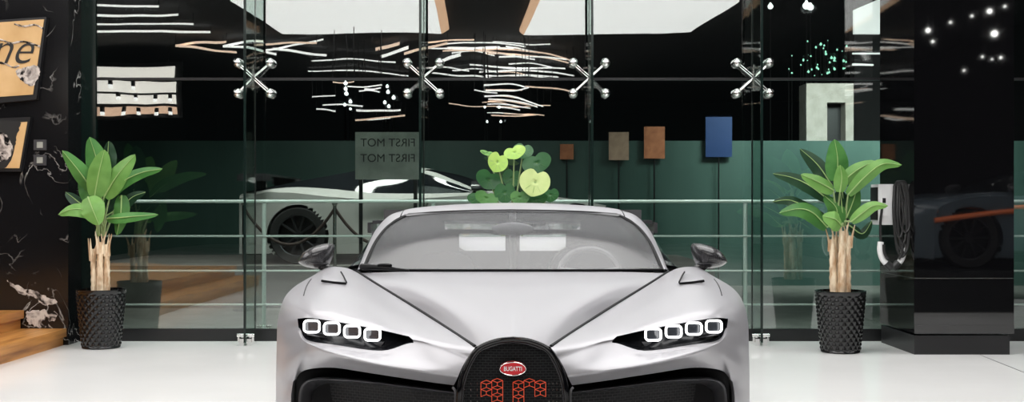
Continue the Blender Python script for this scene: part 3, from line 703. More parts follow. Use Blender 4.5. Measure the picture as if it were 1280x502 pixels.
# cabin
bm = nb()
box(bm, -.84, .84, 5.95-CY, 8.0-CY, .22, .26); box(bm, -.78, .78, 6.0-CY, 6.45-CY, .26, .83)
obj('cabin_tub', bm, M_cabin, car, bev=.02)
YB = 7.33
def bq(bm, x0, y0, x1, y1, d=.05):
    a, c = C(x0, y1, YB), C(x1, y0, YB); box(bm, a.x, c.x, a.y, a.y+d, a.z, c.z)
bm = nb(); bq(bm, 632, 260, 650, 345); bq(bm, 465, 289, 574, 345); bq(bm, 708, 289, 817, 345); bq(bm, 556, 262, 726, 276); bq(bm, 556, 286.5, 726, 291.5); bq(bm, 480, 262, 556, 292); bq(bm, 726, 262, 802, 292); bq(bm, 465, 313.5, 817, 430)
weld(bm); obj('bulkhead', bm, M_cabin, car, smooth=False)
bm = nb(); tube(bm, [(0, y-CY, z) for y, z in ((6.55,1.13),(6.9,1.165),(7.33,1.16))], .02, 8); tube(bm, [(0,7.30-CY,1.16),(0,7.28-CY,.3)], .02, 8); obj('centre_spine', bm, M_wheelgrey, car)
for sx in (-1, 1):
    s = nb()
    prof = [(-.21,.0,.30),(-.22,.12,.55),(-.2,.22,.8),(-.13,.27,.905),(0,.28,.925),(.13,.27,.905),(.2,.22,.8),(.22,.12,.55),(.21,0,.30)]
    A = [Vector((sx*.40+x, 6.86-CY+y, z)) for x, y, z in prof]; prism(s, A, (0,.1,0))
    box(s, sx*.40-.22, sx*.40+.22, 6.45-CY, 6.95-CY, .26, .42)
    obj('seat', s, M_leather, car, bev=.015)
m_ = nb(); ball(m_, (0,0,0), 1.0, 20, 12); 
c_ = C(641, 286, 6.45)
for v in m_.verts: v.co = Vector((v.co.x*.115, v.co.y*.02, v.co.z*.036))+c_
obj('rear_view_mirror', m_, M_wheelgrey, car)
st = nb(); ctr = C(737, 342, 6.55); th = math.radians(22)
ring = [ctr+Vector((.165*math.cos(a), -.155*math.sin(a)*math.sin(th)*-1, .135*math.sin(a))) for a in [2*PI*i/40 for i in range(40)]]
tube(st, ring, .017, 8, closed=True)
for a in (PI*.05, PI*.95, PI*1.5): tube(st, [ctr, ctr+Vector((.165*math.cos(a), 0, .135*math.sin(a)))], .018, 8)
obj('steering_wheel', st, M_wheelgrey, car)
bk = nb(); prism(bk, [ctr+Vector((.21*math.cos(a), .12, .01+.15*math.sin(a))) for a in [PI*i/16 for i in range(17)]], (0,.25,0)); obj('instrument_hood', bk, M_leather, car)

# mirrors
MO = [(370.4,326.7),(373.5,320.5),(378,315),(384,311),(390.5,308),(398,305.8),(405,304.7),(410,304.8),(412.6,306.5),(413.8,309.7),(413.2,315),(411.5,320.5),(409.5,326),(407,331.5),(404.5,334.4),(398,335.6),(391,335.8),(385,335),(379.7,333.8),(374.5,331.2),(371.2,328.6)]
for sx in (-1, 1):
    ol = spline([(x, y, 0) for x, y in MO], 2, True); c0 = Vector((396, 320, 0)); bm = nb(); rings = []
    for t_, off in ((1,.07),(1,.0),(.97,-.028),(.85,-.06),(.65,-.085),(.4,-.098),(.15,-.104)):
        rings.append([bm.verts.new(C(*(c0+(p-c0)*t_).xy, 6.0)+Vector((0, off+.06, 0))) for p in ol])
    for A, B in zip(rings, rings[1:]):
        for i in range(len(A)): bm.faces.new((A[i], A[(i+1) % len(A)], B[(i+1) % len(A)], B[i]))
    bm.faces.new(rings[0]); bm.faces.new(rings[-1])
    if sx > 0:
        for v in bm.verts: v.co.x *= -1
    mo = obj('wing_mirror', bm, M_carbon, car, sharp=60)
    bm = nb(); tube(bm, [(C(x, y, 6.0)+Vector((0,d,0))) for x, y, d in ((372,327,.045),(384,327.6,-.022),(396,328.2,-.040),(405,329,-.022),(409,329.5,.03))], .0035, 6)
    if sx > 0:
        for v in bm.verts: v.co.x *= -1
    obj('trim_line', bm, M_satin, mo)
    bm = nb(); tube(bm, spline(CS([(400,331,6.02),(406,334,6.03),(411,336,6.05),(416,340,6.1)]), 5), .022, 10)
    if sx > 0:
        for v in bm.verts: v.co.x *= -1
    obj('mirror_stalk', bm, M_carbon, mo)
# fender scoops
for sx in (-1, 1):
    sg = nb()
    q0 = [(404,345,5.51),(426.5,341.5,5.53),(433,352.5,5.37),(402.5,350,5.40)]
    topq = [C(*p) for p in q0]
    prism(sg, topq, (0,.12,-.03))
    sl = nb(); tube(sl, spline([C(402.5,350.4,5.39)+Vector((0,-.01,.0)), C(417,352.4,5.37)+Vector((0,-.01,0)), C(433,353.8,5.355)+Vector((0,-.01,0))], 5), .0055, 8)
    tube(sl, [C(426.5,341.5,5.52)+Vector((0,-.006,.008)), C(430,347,5.44)+Vector((0,-.008,.007)), C(433.5,353,5.36)+Vector((0,-.01,.003))], .0035, 6)
    for b_ in (sg, sl):
        if sx > 0:
            for v in b_.verts: v.co.x *= -1
    so = obj('fender_scoop', sg, M_paint, car, bev=.003); obj('scoop_slot', sl, M_seal, so)

# headlights
LEDC = [(389.7,407.6,4.855),(414.7,410.4,4.785),(440,414,4.735),(465.5,417.8,4.705)]
for sx in (-1, 1):
    bm = nb()
    A = [bm.verts.new(p) for p in HL]
    cen = sum(HL, Vector())/len(HL)
    def sink(p, f, d): q_ = cen+(p-cen)*f; return Vector((q_.x, p.y+d, q_.z))
    B = [bm.verts.new(sink(p, .97, .03)) for p in HL]
    Cc = [bm.verts.new(sink(p, .93, .05+.06*max(0, (p.x+.62)/.22))) for p in HL]
    n_ = len(A)
    for i in range(n_):
        bm.faces.new((A[i], A[(i+1) % n_], B[(i+1) % n_], B[i])); bm.faces.new((B[i], B[(i+1) % n_], Cc[(i+1) % n_], Cc[i]))
    # back plate as strips between upper and lower loop points
    half = n_//2
    f = bm.faces.new(Cc); bmesh.ops.triangulate(bm, faces=[f])
    if sx > 0:
        for v in bm.verts: v.co.x *= -1
    h = obj('headlight', bm, M_lamp_back, car, sharp=30)
    # lower carrier bar inside the lamp
    bm = nb(); prism(bm, [C(x, y, Y) for x, y, Y in ((383,418,4.90),(400,421,4.85),(440,427,4.775),(476,432.5,4.73),(480,427,4.73),(440,424,4.77),(400,417.5,4.85),(386,415,4.9))], (0,.02,0))
    if sx > 0:
        for v in bm.verts: v.co.x *= -1
    obj('carrier_bar', bm, M_satin, h, smooth=False)
    for (x, y, Y) in LEDC:
        w, hh, r_ = 9.6, 7.2, 4.2
        ring = []
        for cxs, cys, a0 in ((1,-1,-PI/2),(1,1,0),(-1,1,PI/2),(-1,-1,PI)):
            for k_ in range(6):
                a = a0+PI/2*k_/5; ring.append((x+cxs*(w-r_)+r_*math.cos(a), y+cys*(hh-r_)+r_*math.sin(a)))
        slope = -.0022
        pts = [C(px_, py_, Y+.012+slope*(px_-x)) for px_, py_ in ring]
        bm = nb(); tube(bm, pts, .0045, 8, closed=True)
        if sx > 0:
            for v in bm.verts: v.co.x *= -1
        lr = obj('led_ring', bm, M_led, h)
        bm = nb(); prism(bm, [C(x+(a-x)*.8, y+(b_-y)*.8, Y+.018+slope*(a-x)) for a, b_ in ring], (0,.03,0))
        if sx > 0:
            for v in bm.verts: v.co.x *= -1
        obj('lens', bm, M_lens, lr, smooth=False)

# horseshoe grille
HS = [(568,580,4.40),(570,530,4.385),(571,502,4.39),(572,488,4.39),(574,475,4.395),(578,462,4.40),(585,447,4.41),(594.5,435.5,4.415),(606,428,4.415),(622,423,4.41),(641,421.3,4.41)]
def arch(scale=0, dY=0):
    h = [C(x+scale*(1 if x < 640 else 0)*(1 if y > 440 else .7), y+scale*(0 if y > 480 else (.9 if x > 600 else .55)), Y+dY) for x, y, Y in HS]
    L_ = spline(h, 5); return L_+[Vector((-p.x, p.y, p.z)) for p in L_[::-1][1:]]
bm = nb(); tube(bm, arch(2.6), .0115, 10); gsur = obj('grille_surround', bm, M_pblack, car)
bm = nb(); tube(bm, arch(6.2, .012), .0035, 6); tag(obj('surround_line', bm, M_satin, gsur), 'thin grey inner line')
bm = nb(); tube(bm, spline(CS([(566,484,4.42),(569,489,4.405),(569.5,502,4.4),(569,530,4.395)]), 5), .005, 6); tag(obj('surround_line', bm, M_satin, gsur), 'thin satin grey outer line')
bm = nb(); tube(bm, [Vector((-p.x, p.y, p.z)) for p in spline(CS([(566,484,4.42),(569,489,4.405),(569.5,502,4.4),(569,530,4.395)]), 5)], .005, 6); tag(obj('surround_line', bm, M_satin, gsur), 'thin satin grey outer line')
al = arch(5.5, .02)
bm = nb(); f = bm.faces.new([bm.verts.new(p) for p in al]); bmesh.ops.triangulate(bm, faces=[f]); 
g_ = obj('grille', bm, M_grille, car, smooth=False)
# badge
bc = C(641, 460.5, 4.375)
def ell(a, b_, y): return [bc+Vector((a*math.cos(2*PI*i/48), y, b_*math.sin(2*PI*i/48))) for i in range(48)]
sc_ = 4.375/FPX
bm = nb(); prism(bm, ell(16.6*sc_, 8.6*sc_, 0), (0,.03,0)); bd = tag(obj('badge', bm, M_red, car, bev=.002), 'red oval badge with white lettering')
bm = nb(); tube(bm, ell(16.2*sc_, 8.2*sc_, -.001), .0022, 8, closed=True); obj('badge_rim', bm, M_chrome, bd)
text_mesh('lettering', 'BUGATTI', 7.6*sc_*1.05, M_white, bc+Vector((0,-.003,-.0005)), (PI/2,0,0), bd, .001, (.70,.95,1), .0004)
# number sixteen drawn in the lattice
bm = nb(); cw, chh, ox, oy = 13.65, 8.9, 601.0, 476.5
CELLS = [(0,0),(0,1)]+[(1,r) for r in range(-0, 9)]+[(3,r) for r in range(9)]+[(4,0),(5,0),(5,1),(4,4),(5,4),(5,5),(5,6),(5,7),(5,8),(4,8)]
segs = [set(), set()]; cur = 0
def seg(a, b_):
    k_ = tuple(sorted(((round(a[0],1), round(a[1],1)), (round(b_[0],1), round(b_[1],1)))))
    segs[cur].add(k_)
for c, r in CELLS:
    cur = 1 if c >= 3 else 0
    x = ox+c*cw-(.9 if c >= 3 else 0); y = oy+r*chh+(-2.2 if c in (1,4) else 0); h = chh
    L_, M_, R_ = x, x+cw/2, x+cw
    seg((L_,y+1),(M_,y-1.6)); seg((M_,y-1.6),(R_,y+1)); seg((L_,y+h+1),(M_,y+h-1.6)); seg((M_,y+h-1.6),(R_,y+h+1))
    seg((L_,y+1),(L_,y+h+1)); seg((R_,y+1),(R_,y+h+1)); seg((L_,y+1),(M_,y+3.4)); seg((M_,y+3.4),(R_,y+1)); seg((M_,y+3.4),(M_,y+h-1.6))
for sg_ in segs:
    bm = nb()
    for a, b_ in sorted(sg_): tube(bm, [C(*a, 4.396), C(*b_, 4.396)], .0012, 4)
    tag(obj('numeral', bm, M_orange, g_), 'orange outlined numeral')
# pale dotted pluses each side
bm = nb()
for gx in range(7):
    for gy in range(4):
        for sx_ in (580+gx*8.2, 686+gx*5):
            if (600 < sx_ < 683) or sx_ > 704: continue
            x, y = sx_, 479+gy*7.5
            tube(bm, [C(x-1.4,y,4.398), C(x+1.4,y,4.398)], .0007, 4); tube(bm, [C(x,y-1.4,4.398), C(x,y+1.4,4.398)], .0007, 4)
tag(obj('lattice_cross', bm, M_steel, g_, smooth=False), kind='stuff')

# side intakes
bm = nb(); box(bm, -.90, -.17, 4.93-CY, 4.95-CY, .1, .60); 
duct = [[C(x, y, Y) for x, y, Y in r] for r in ([(362,505,4.96),(365,478,4.96),(378,465,4.92),(413,461,4.83),(460,467,4.69),(515,476,4.61),(568,483,4.54)], [(362,505,5.05),(365,478,5.05),(378,465,5.02),(413,461,4.94),(460,467,4.94),(515,476,4.94),(568,483,4.94)])]
gridfaces(bm, densegrid(duct, 4)); mirrorx(bm); obj('intake_duct', bm, M_seal, car)
for sx in (-1, 1):
    FR = [(371,575,4.9),(372,530,4.88),(373,502,4.88),(375,486,4.88),(381,477.5,4.86),(394,474,4.82),(413,473.2,4.76),(452,475.3,4.67),(510,482.2,4.58),(568,489.3,4.50)]
    FI = [(391,575,4.95),(390,530,4.93),(390,502,4.93),(392,489,4.93),(397,483,4.91),(405,480,4.87),(418,478.6,4.80),(453,479.2,4.70),(510,486.0,4.61),(568,493,4.53)]
    FR = [(x, y, Y+(.05 if x > 400 else 0)) for x, y, Y in FR]; FI = [(x, y, Y+(.05 if x > 400 else 0)) for x, y, Y in FI]
    bm = nb(); fr = CS(FR); fi = CS(FI); midr = [(a+b_)/2+Vector((0,-.012,0)) for a, b_ in zip(fr, fi)]
    back = [p+Vector((0,.06,.0)) for p in fr]
    gridfaces(bm, densegrid([back, fr, midr, fi, [p+Vector((0,.05,0)) for p in fi]], 5))
    if sx > 0:
        for v in bm.verts: v.co.x *= -1
    io = obj('intake_frame', bm, M_satin, car, sharp=60)
    MP = [p+Vector((0,.05,0)) for p in spline(CS(FI), 4)]
    poly = MP+[C(568,575,4.6)+Vector((0,.05,0))]
    bm = nb(); f = bm.faces.new([bm.verts.new(p) for p in poly]); bmesh.ops.triangulate(bm, faces=[f])
    if sx > 0:
        for v in bm.verts: v.co.x *= -1
    obj('intake_mesh', bm, M_intake, io, smooth=False)
# splitter and underbody
bm = nb(); spl = [(-.98,4.95),(-.9,4.72),(-.7,4.52),(-.4,4.38),(-.15,4.31),(0,4.30)]
pl = spl+[(-x, y) for x, y in spl[::-1][1:]]
prism(bm, [Vector((x, y-CY, .12)) for x, y in pl]+[Vector((.98,5.2-CY,.12)), Vector((-.98,5.2-CY,.12))], (0,0,.035)); obj('front_splitter', bm, M_carbon, car, smooth=False)
obj('underbody', boxbm(-.80, .80, 5.0-CY, 8.9-CY, .11, .2), M_seal, car, smooth=False)
# wheels
for wy in (FA, RA):
    for sx in (-1, 1):
        w0, w1 = (.72, 1.0) if wy == FA else (.68, 1.0)
        b = nb(); prof = [(.25,w0),(.33,w0),(.348,w0+.03),(.35,(w0+w1)/2),(.348,w1-.03),(.33,w1),(.255,w1-.005)]
        rings = [[b.verts.new((sx*x, wy+r*math.cos(2*PI*k_/40), .35+r*math.sin(2*PI*k_/40))) for k_ in range(40)] for r, x in prof]
        for A, B in zip(rings, rings[1:]):
            for k_ in range(40): b.faces.new((A[k_], A[(k_+1) % 40], B[(k_+1) % 40], B[k_]))
        wo = obj('wheel', b, M_tyre, car)
        b = nb(); rr_ = [(sx*(w1-.02), wy+.25*math.cos(2*PI*k_/40), .35+.25*math.sin(2*PI*k_/40)) for k_ in range(40)]
        tube(b, rr_, .013, 8, closed=True)
        for k_ in range(10):
            a = 2*PI*k_/10; tube(b, [(sx*(w1-.05), wy+.04*math.cos(a), .35+.04*math.sin(a)), (sx*(w1-.03), wy+.25*math.cos(a), .35+.25*math.sin(a))], .016, 6)
        cyl(b, (sx*(w1-.12), wy, .35), (sx*(w1-.03), wy, .35), .05, 16); cyl(b, (sx*(w0+.1), wy, .35), (sx*(w0+.12), wy, .35), .245, 24)
        obj('rim', b, M_rim, wo)
# rear wing
b = nb(); box(b, -1.02, 1.02, 8.62-CY, 8.92-CY, 1.075, 1.10); 
for sx in (-1, 1): box(b, sx*1.035-.012, sx*1.035+.012, 8.55-CY, 8.95-CY, 1.01, 1.085)
for sx in (-1, 1): box(b, sx*.55-.02, sx*.55+.02, 8.7-CY, 8.82-CY, .86, 1.08)
obj('rear_wing', b, M_carbon, car, smooth=False)

# ------------------------------------------------------------------ two more cars: one beyond the glass in place of a reflection, one beside us that the black pillar mirrors
PLAIN = ('body', 'hood', 'side_window', 'wheel', 'headlight', 'windscreen', 'wing_mirror', 'intake_duct', 'underbody', 'rear_wing')
def other_car(label, loc, rotz, paint, stripe=None):
    r = car.copy(); COL.objects.link(r); r.location = loc; r.rotation_euler = (0,0,rotz); r['label'] = label
    for ch in list(car.children):
        nm = ch.name.split('.')[0]
        if nm not in PLAIN: continue
        c = ch.copy(); COL.objects.link(c); c.parent = r
        if nm in ('body', 'hood'):
            c.material_slots[0].link = 'OBJECT'; c.material_slots[0].material = paint
        if nm == 'windscreen':
            c.material_slots[0].link = 'OBJECT'; c.material_slots[0].material = M_sideglass
        if nm == 'wheel':
            for g in list(ch.children):
                d = g.copy(); COL.objects.link(d); d.parent = c
    if stripe:
        for sx in (-1, 1):
            b = nb(); pts = [Vector((sx*(abs(lerp_tab(XT, y))+.012), y-CY, z)) for y, z in ((5.1,.56),(5.7,.64),(6.2,.68),(7.0,.71),(8.0,.76),(8.8,.80))]
            tube(b, spline(pts, 6), .028, 8); obj('stripe', b, stripe, r)
    return r
podium = tag(obj('car_podium', boxbm(-5.2, 2.4, 14.0, 17.2, 0, .5), M_outground, smooth=False), 'low paved podium added under the car that stands in for a reflection', 'podium')
other_car('grey side-on car beyond the glass standing in for a reflected car', (-.98, 15.3, .5), PI/2, M_greypaint)
podium2 = tag(obj('car_podium', boxbm(4.3, 9.3, 3.2, 5.8, 0, .48), M_blackmetal, smooth=False), 'black podium under the dark car mirrored in the pillar', 'podium')
other_car('dark car with an orange stripe, mirrored in the black pillar', (6.4, 4.5, .48), -PI/2, M_darkpaint, M_orange_paint)
# rope barrier added beyond the glass to imitate a reflected one
t = thing('barrier_reflection', 'dark swagged rope barrier standing in for one reflected in the glass', 'barrier', (-1.9, 13.7, 0))
xs = [-1.2, -.15, .9]
for x in xs:
    b = nb(); cyl(b, (x,0,0), (x,0,1.22), .022, 10); cyl(b, (x,0,0), (x,0,.03), .13, 20); ball(b, (x,0,1.24), .035); obj('post', b, M_steel, t)
for a, c in zip(xs, xs[1:]):
    b = nb(); tube(b, [(a+(c-a)*i/16, 0, 1.18-.42*(1-(2*i/16-1)**2)) for i in range(17)], .018, 8); obj('rope', b, M_rope, t)

# ------------------------------------------------------------------ plants
def make_pot(t, rt, rb, h):
    prof = [(rb*.9, .0), (rb, .004), (rb, .02)]
    n_ = 56
    for i in range(n_+1):
        u = i/n_; prof.append((rb+(rt-rb)*u, .02+(h-.055)*u))
    def mod(a, z, r):
        if z < .025 or z > h-.04: return 0
        K = 38; zz = z/(2*PI*rt/K)
        p = abs(math.sin(PI*(a*K+zz)*.5))*abs(math.sin(PI*(a*K-zz)*.5))
        return .012*p-.004
    prof += [(rt+.002, h-.03), (rt+.006, h-.026), (rt+.006, h), (rt-.012, h), (rt-.014, h-.08)]
    bm = nb(); _, rings = lathe(bm, prof, 216, mod=mod)
    bm.faces.new(rings[0])
    obj('pot', bm, M_pot, t, sharp=70)
    bm = nb(); lathe(bm, [(.001, h-.055), (rt*.5, h-.05), (rt-.012, h-.06)], 32); obj('soil', bm, M_soil, t)
def leaf(t, pts, w, m, roll=0.0, fold=.25, tipw=1.0):
    """blade along a midrib of three or four points (in local space), widest before the middle"""
    L_ = spline(pts, 8 if len(pts) == 3 else 6); n_ = len(L_)-1; bm = nb(); G_ = []; mid_ = []
    for i, p in enumerate(L_):
        u = i/n_; tng = (L_[min(i+1, n_)]-L_[max(i-1, 0)]).normalized()
        view = Vector((0,-1,.45)).normalized()
        side = tng.cross(view)
        if side.length < .05: side = tng.cross(Vector((1,0,0)))
        side.normalize(); nrm = side.cross(tng).normalized()
        side = (Matrix.Rotation(roll, 3, tng) @ side); nrm = (Matrix.Rotation(roll, 3, tng) @ nrm)
        ww = w*max(.0, (math.sin(PI*min(1, (u*.93+.05)**.75)))**.62)
        if u > .985: ww = w*.03
        row = []
        for k_ in range(-4, 5):
            s = k_/4
            row.append(p+side*ww*s+nrm*(-abs(s)*ww*fold*1.0+ww*.10*math.sin(u*24+abs(s)*2)*abs(s)*.35)*(1))
        G_.append(row); mid_.append(p-nrm*-.004)
    gridfaces(bm, G_)
    lf = obj('leaf', bm, m, t, sharp=80)
    b = nb(); tube(b, mid_, .003, 5, radii=[.0055*(1-i/len(mid_))+.0012 for i in range(len(mid_))]); obj('midrib', b, M_midrib, lf)
    return lf
def stem(t, pts, r0, r1, m, name='stem'):
    L_ = spline(pts, 8); b = nb(); tube(b, L_, r0, 10, radii=[r0+(r1-r0)*i/(len(L_)-1) for i in range(len(L_))]); return obj(name, b, m, t)
def trunks(t, base_z, specs):
    for (bx, by, tx, tz, r) in specs:
        L_ = spline([(bx, by, base_z), ((bx*.6+tx*.4), by, base_z+(tz-base_z)*.5), (tx, by, tz)], 10); b = nb()
        tube(b, L_, r, 14, radii=[r*(1-.35*i/(len(L_)-1))*(1+.10*math.sin(i*2.1)) for i in range(len(L_))]); 
        o = obj('trunk', b, M_trunk, t)
        for q in range(3):
            a = q*2.1+bx*30; c0 = Vector((tx+math.cos(a)*r*.6, by+math.sin(a)*r*.6, tz-.1)); b = nb()
            tube(b, spline([c0, c0+Vector((math.cos(a)*.01, -.01, .09)), c0+Vector((math.cos(a)*.035, math.sin(a)*.02, .19))], 5), .012, 6, radii=[.014*(1-i/11)+.002 for i in range(11)])
            obj('sheath', b, M_trunk, o)
def place_leaves(t, leaves, Y0, crown):
    for (pl, wpx, mi, dys, roll, fold) in leaves:
        pts = [P(x, y, Y0+d)-t.location for (x, y), d in zip(pl, dys)]
        wl = wpx/FPX*Y0/2
        leaf(t, pts, wl, M_leaf[mi], roll, fold)
        c0 = Vector(crown)+Vector((random.uniform(-.04,.04), random.uniform(-.02,.04), 0))
        stem(t, [c0, (c0+pts[0])/2+Vector((0,0,.02)), pts[0]], .011, .006, M_petiole, 'petiole')

# left plant
Y1 = 10.08
t = thing('potted_plant', 'broad-leaved potted plant in black studded pot beside the black marble wall', 'plant', (P(126.5, 300, Y1).x, Y1, 0))
make_pot(t, .200, .157, .50)
trunks(t, .44, [(-.055,.0,-.075,.84,.03), (.0,-.03,.0,.90,.034), (.05,-.01,.055,.88,.03), (.015,.05,.02,.86,.03)])
LV = [
 ([(127,246),(122,205),(112,171)], 30, 0, (0,.03,.02), .15, .25),
 ([(116,238),(100,215),(78,188)], 22, 0, (0,-.08,-.12), -.2, .3),
 ([(118,246),(124,214),(131,187)], 30, 1, (-.08,-.12,-.12), .1, .2),
 ([(130,246),(146,220),(169,193)], 27, 1, (-.06,-.12,-.1), .1, .25),
 ([(138,244),(152,228),(176,216),(203,211)], 17, 0, (-.05,-.1,-.15,-.2), .2, .25),
 ([(124,270),(104,262),(88,262),(73,268)], 19, 1, (-.05,-.15,-.2,-.2), .0, .3),
 ([(110,246),(116,262),(124,281)], 30, 1, (-.12,-.18,-.18), 0, .25),
 ([(134,273),(150,272),(172,270),(198,268)], 14, 0, (-.05,-.12,-.15,-.1), .1, .25),
 ([(152,244),(151,268),(146,294)], 20, 3, (-.02,-.05,-.05), 0, .25),
 ([(124,256),(112,236),(101,219)], 30, 3, (0,.02,.04), 0, .25),
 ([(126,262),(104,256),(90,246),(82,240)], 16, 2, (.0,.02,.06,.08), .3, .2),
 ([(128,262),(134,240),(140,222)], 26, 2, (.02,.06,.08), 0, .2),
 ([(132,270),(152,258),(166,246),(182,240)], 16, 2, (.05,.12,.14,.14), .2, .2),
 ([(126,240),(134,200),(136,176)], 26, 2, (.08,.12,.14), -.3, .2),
]
place_leaves(t, LV, Y1, (0,0,.95))

# right plant
Y2 = 9.78
t = thing('potted_plant', 'broad-leaved potted plant in black studded pot left of the black pillar', 'plant', (P(1050.5, 300, Y2).x, Y2, 0))
make_pot(t, .200, .158, .508)
trunks(t, .45, [(-.055,.0,-.07,.93,.034), (.0,-.035,.005,1.0,.036), (.055,0,.065,.96,.032), (.01,.05,-.02,.95,.03)])
RV = [
 ([(1046,226),(1047,200),(1043,174)], 30, 0, (0,-.02,-.02), .05, .2),
 ([(1042,238),(1024,228),(1001,218)], 20, 1, (-.06,-.12,-.15), -.1, .25),
 ([(1052,228),(1072,212),(1094,201)], 19, 1, (-.04,-.08,-.1), .1, .3),
 ([(1060,243),(1082,220),(1103,205),(1127,206)], 18, 1, (-.06,-.12,-.15,-.15), .2, .3),
 ([(1064,277),(1078,266),(1092,257),(1110,257)], 16, 1, (-.08,-.14,-.17,-.17), .1, .3),
 ([(1034,284),(1016,266),(998,261),(974,266)], 24, 3, (-.05,-.1,-.12,-.1), .05, .3),
 ([(1052,282),(1044,274),(1028,270)], 26, 1, (-.14,-.2,-.2), 0, .3),
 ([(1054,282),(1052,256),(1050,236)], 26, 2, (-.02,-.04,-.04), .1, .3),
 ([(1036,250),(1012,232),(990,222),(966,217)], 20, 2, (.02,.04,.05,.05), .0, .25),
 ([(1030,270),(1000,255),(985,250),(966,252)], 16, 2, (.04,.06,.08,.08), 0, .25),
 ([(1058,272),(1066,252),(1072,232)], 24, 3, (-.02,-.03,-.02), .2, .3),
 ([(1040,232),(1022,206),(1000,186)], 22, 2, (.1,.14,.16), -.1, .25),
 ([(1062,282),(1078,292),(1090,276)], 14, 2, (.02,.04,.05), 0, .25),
 ([(1040,286),(1046,262),(1030,244)], 24, 3, (-.04,-.06,-.06), 0, .3),
 ([(1050,240),(1052,222),(1050,206)], 18, 1, (-.08,-.1,-.1), 0, .35),
]
place_leaves(t, RV, Y2, (0,0,1.04))

# centre plant
Y3 = 9.95
t = thing('potted_plant', 'round-leaved plant behind the roof of the silver car', 'plant', (P(640, 300, Y3).x, Y3, 0))
make_pot(t, .20, .157, .70)
def round_leaf(t, cx_, cy_, rx, ry, m, tilt=0.0, rot=0.0, dy=0.0, yaw=0.0):
    c0 = P(cx_, cy_, Y3+dy)-t.location; s = Y3/FPX; bm = nb(); rings = []; ctr_ = bm.verts.new((0,.012,0)); n_ = 36
    for q in range(1, 7):
        f = q/6; ring = []
        for k_ in range(n_):
            a = 2*PI*k_/n_; notch = 1-.38*math.exp(-((a-PI/2)/.28)**2)+.10*math.exp(-((a-1.5*PI)/.3)**2)
            x, z = rx*s*f*notch*math.cos(a), ry*s*f*notch*math.sin(a)
            ring.append(bm.verts.new((x, -.05*f*f*(.5+.5*math.cos(2*a))*rx*s/.1*.3, z)))
        rings.append(ring)
    for k_ in range(n_): bm.faces.new((ctr_, rings[0][k_], rings[0][(k_+1) % n_]))
    for A, B in zip(rings, rings[1:]):
        for k_ in range(n_): bm.faces.new((A[k_], A[(k_+1) % n_], B[(k_+1) % n_], B[k_]))
    mx = Matrix.Translation(c0) @ Matrix.Rotation(yaw, 4, 'Z') @ Matrix.Rotation(tilt, 4, 'X') @ Matrix.Rotation(rot, 4, 'Y')
    bm.transform(mx); lf = obj('leaf', bm, m, t, sharp=80)
    b = nb()
    for a in (-1.5, -.9, -.3, .3, -2.2, -2.9, 3.5): tube(b, [mx @ Vector((0,.006,0)), mx @ Vector((rx*s*.82*math.cos(a), -.008, ry*s*.82*math.sin(a)))], .0016, 4)
    obj('vein', b, M_midrib if m in (M_leaf[4], M_leaf[5]) else M_leaf[3], lf)
    stem(t, [Vector((random.uniform(-.04,.04), .02, .66)), Vector((c0.x*.4, c0.y*.5+.03, .66+(c0.z-.66)*.6)), mx @ Vector((0,.01,0))], .009, .006, M_petiole, 'petiole')
RL = [(643,190,14.5,8.5,4,-.3,-.35,-.08,.2),(622,202,13,12.5,4,-.1,.4,-.14,.3),(609,191,9,3.6,1,-.6,.3,-.06,0),(669,227,19.5,17,5,-.15,.25,-.2,-.2),
      (671,203,19,13,6,-.2,-.3,.02,-.2),(611,224,17,12,6,-.2,.4,-.06,.2),(654,188,13,10,6,-.3,.2,.06,0),(631,240,13,13,6,-.1,0,-.1,0),
      (608,247,15,9,3,-.3,.3,-.12,.2),(670,249,15,8,6,-.2,-.2,-.1,-.2),(688,243,11,9,6,-.2,0,-.02,-.2),(640,222,12,12,6,-.2,.2,.08,0),(597,248,13,8,6,-.2,.1,-.04,0),(650,246,12,9,3,-.3,0,-.16,0)]
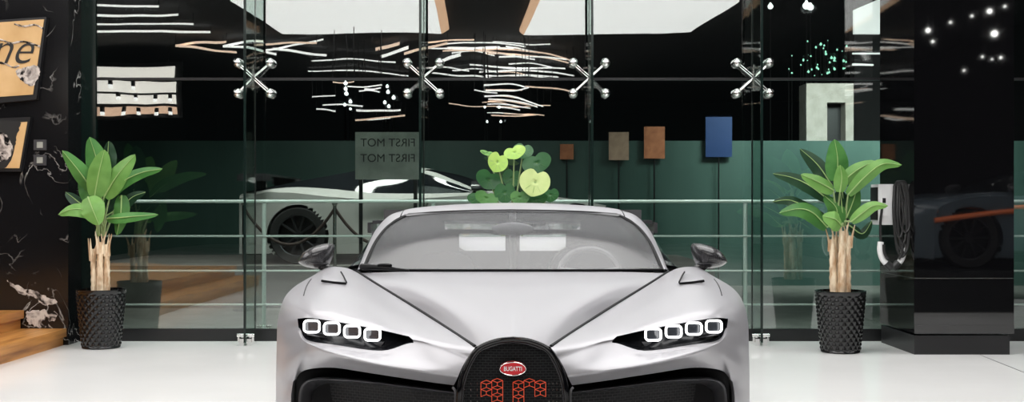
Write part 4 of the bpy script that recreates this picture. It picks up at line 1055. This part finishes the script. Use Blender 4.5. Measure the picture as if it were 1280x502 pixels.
for (a, b_, rx, ry, mi, tl, ro, dy, yw) in RL: round_leaf(t, a, b_, rx, ry, M_leaf[mi], tl, ro, dy, yw)

# ------------------------------------------------------------------ lights, world, camera
def area(name, loc, rot, sx, sy, power, col=(1,1,1)):
    l = bpy.data.lights.new(name, 'AREA'); l.shape = 'RECTANGLE'; l.size = sx; l.size_y = sy; l.energy = power; l.color = col
    o = bpy.data.objects.new(name, l); o.location = loc; o.rotation_euler = rot; COL.objects.link(o); return o
area('outside_fill', (0, 11.3, 4.4), (0,0,0), 9, .3, 60, (.92,1,.96)).data.spread = math.radians(50)  # added lamp that brightens the rails
area('outside_fill', (-1.8, 13.6, 4.4), (math.radians(20),0,0), 4, .6, 130, (1,.98,.93)).data.spread = math.radians(110)  # added lamp for the grey car and the board
area('outside_fill', (5.2, 15.5, 4.2), (math.radians(50),0,0), 3, 1, 230, (.92,1,.96)).data.spread = math.radians(100)  # added lamp that brightens the right part of the green wall
area('portal_fill', (5.4, 18.6, 4.6), (math.radians(50),0,0), 1, 1, 30, (1,.95,.88))  # added lamp that brightens the concrete portal
w = bpy.data.worlds.new('night'); SC.world = w; w.use_nodes = True
w.node_tree.nodes['Background'].inputs[0].default_value = (.10,.12,.13,1); w.node_tree.nodes['Background'].inputs[1].default_value = .02

cam = bpy.data.cameras.new('camera'); co = bpy.data.objects.new('camera', cam); COL.objects.link(co)
cam.sensor_width = 36; cam.sensor_fit = 'HORIZONTAL'; cam.lens = 36*FPX/1280; cam.shift_y = (HOR-251)/1280
co.location = (0, 0, CAMZ); co.rotation_euler = (PI/2, 0, 0); cam.clip_end = 100; cam.clip_start = .05
SC.camera = co
vs = SC.view_settings
vs.view_transform = 'Standard'; vs.look = 'None'; vs.gamma = 1; vs.exposure = 0.0; vs.use_curve_mapping = False
SC.cycles.transparent_max_bounces = 32; SC.cycles.max_bounces = 10; SC.cycles.glossy_bounces = 6
SC.cycles.sample_clamp_indirect = 6.0
SC.cycles.use_denoising = True
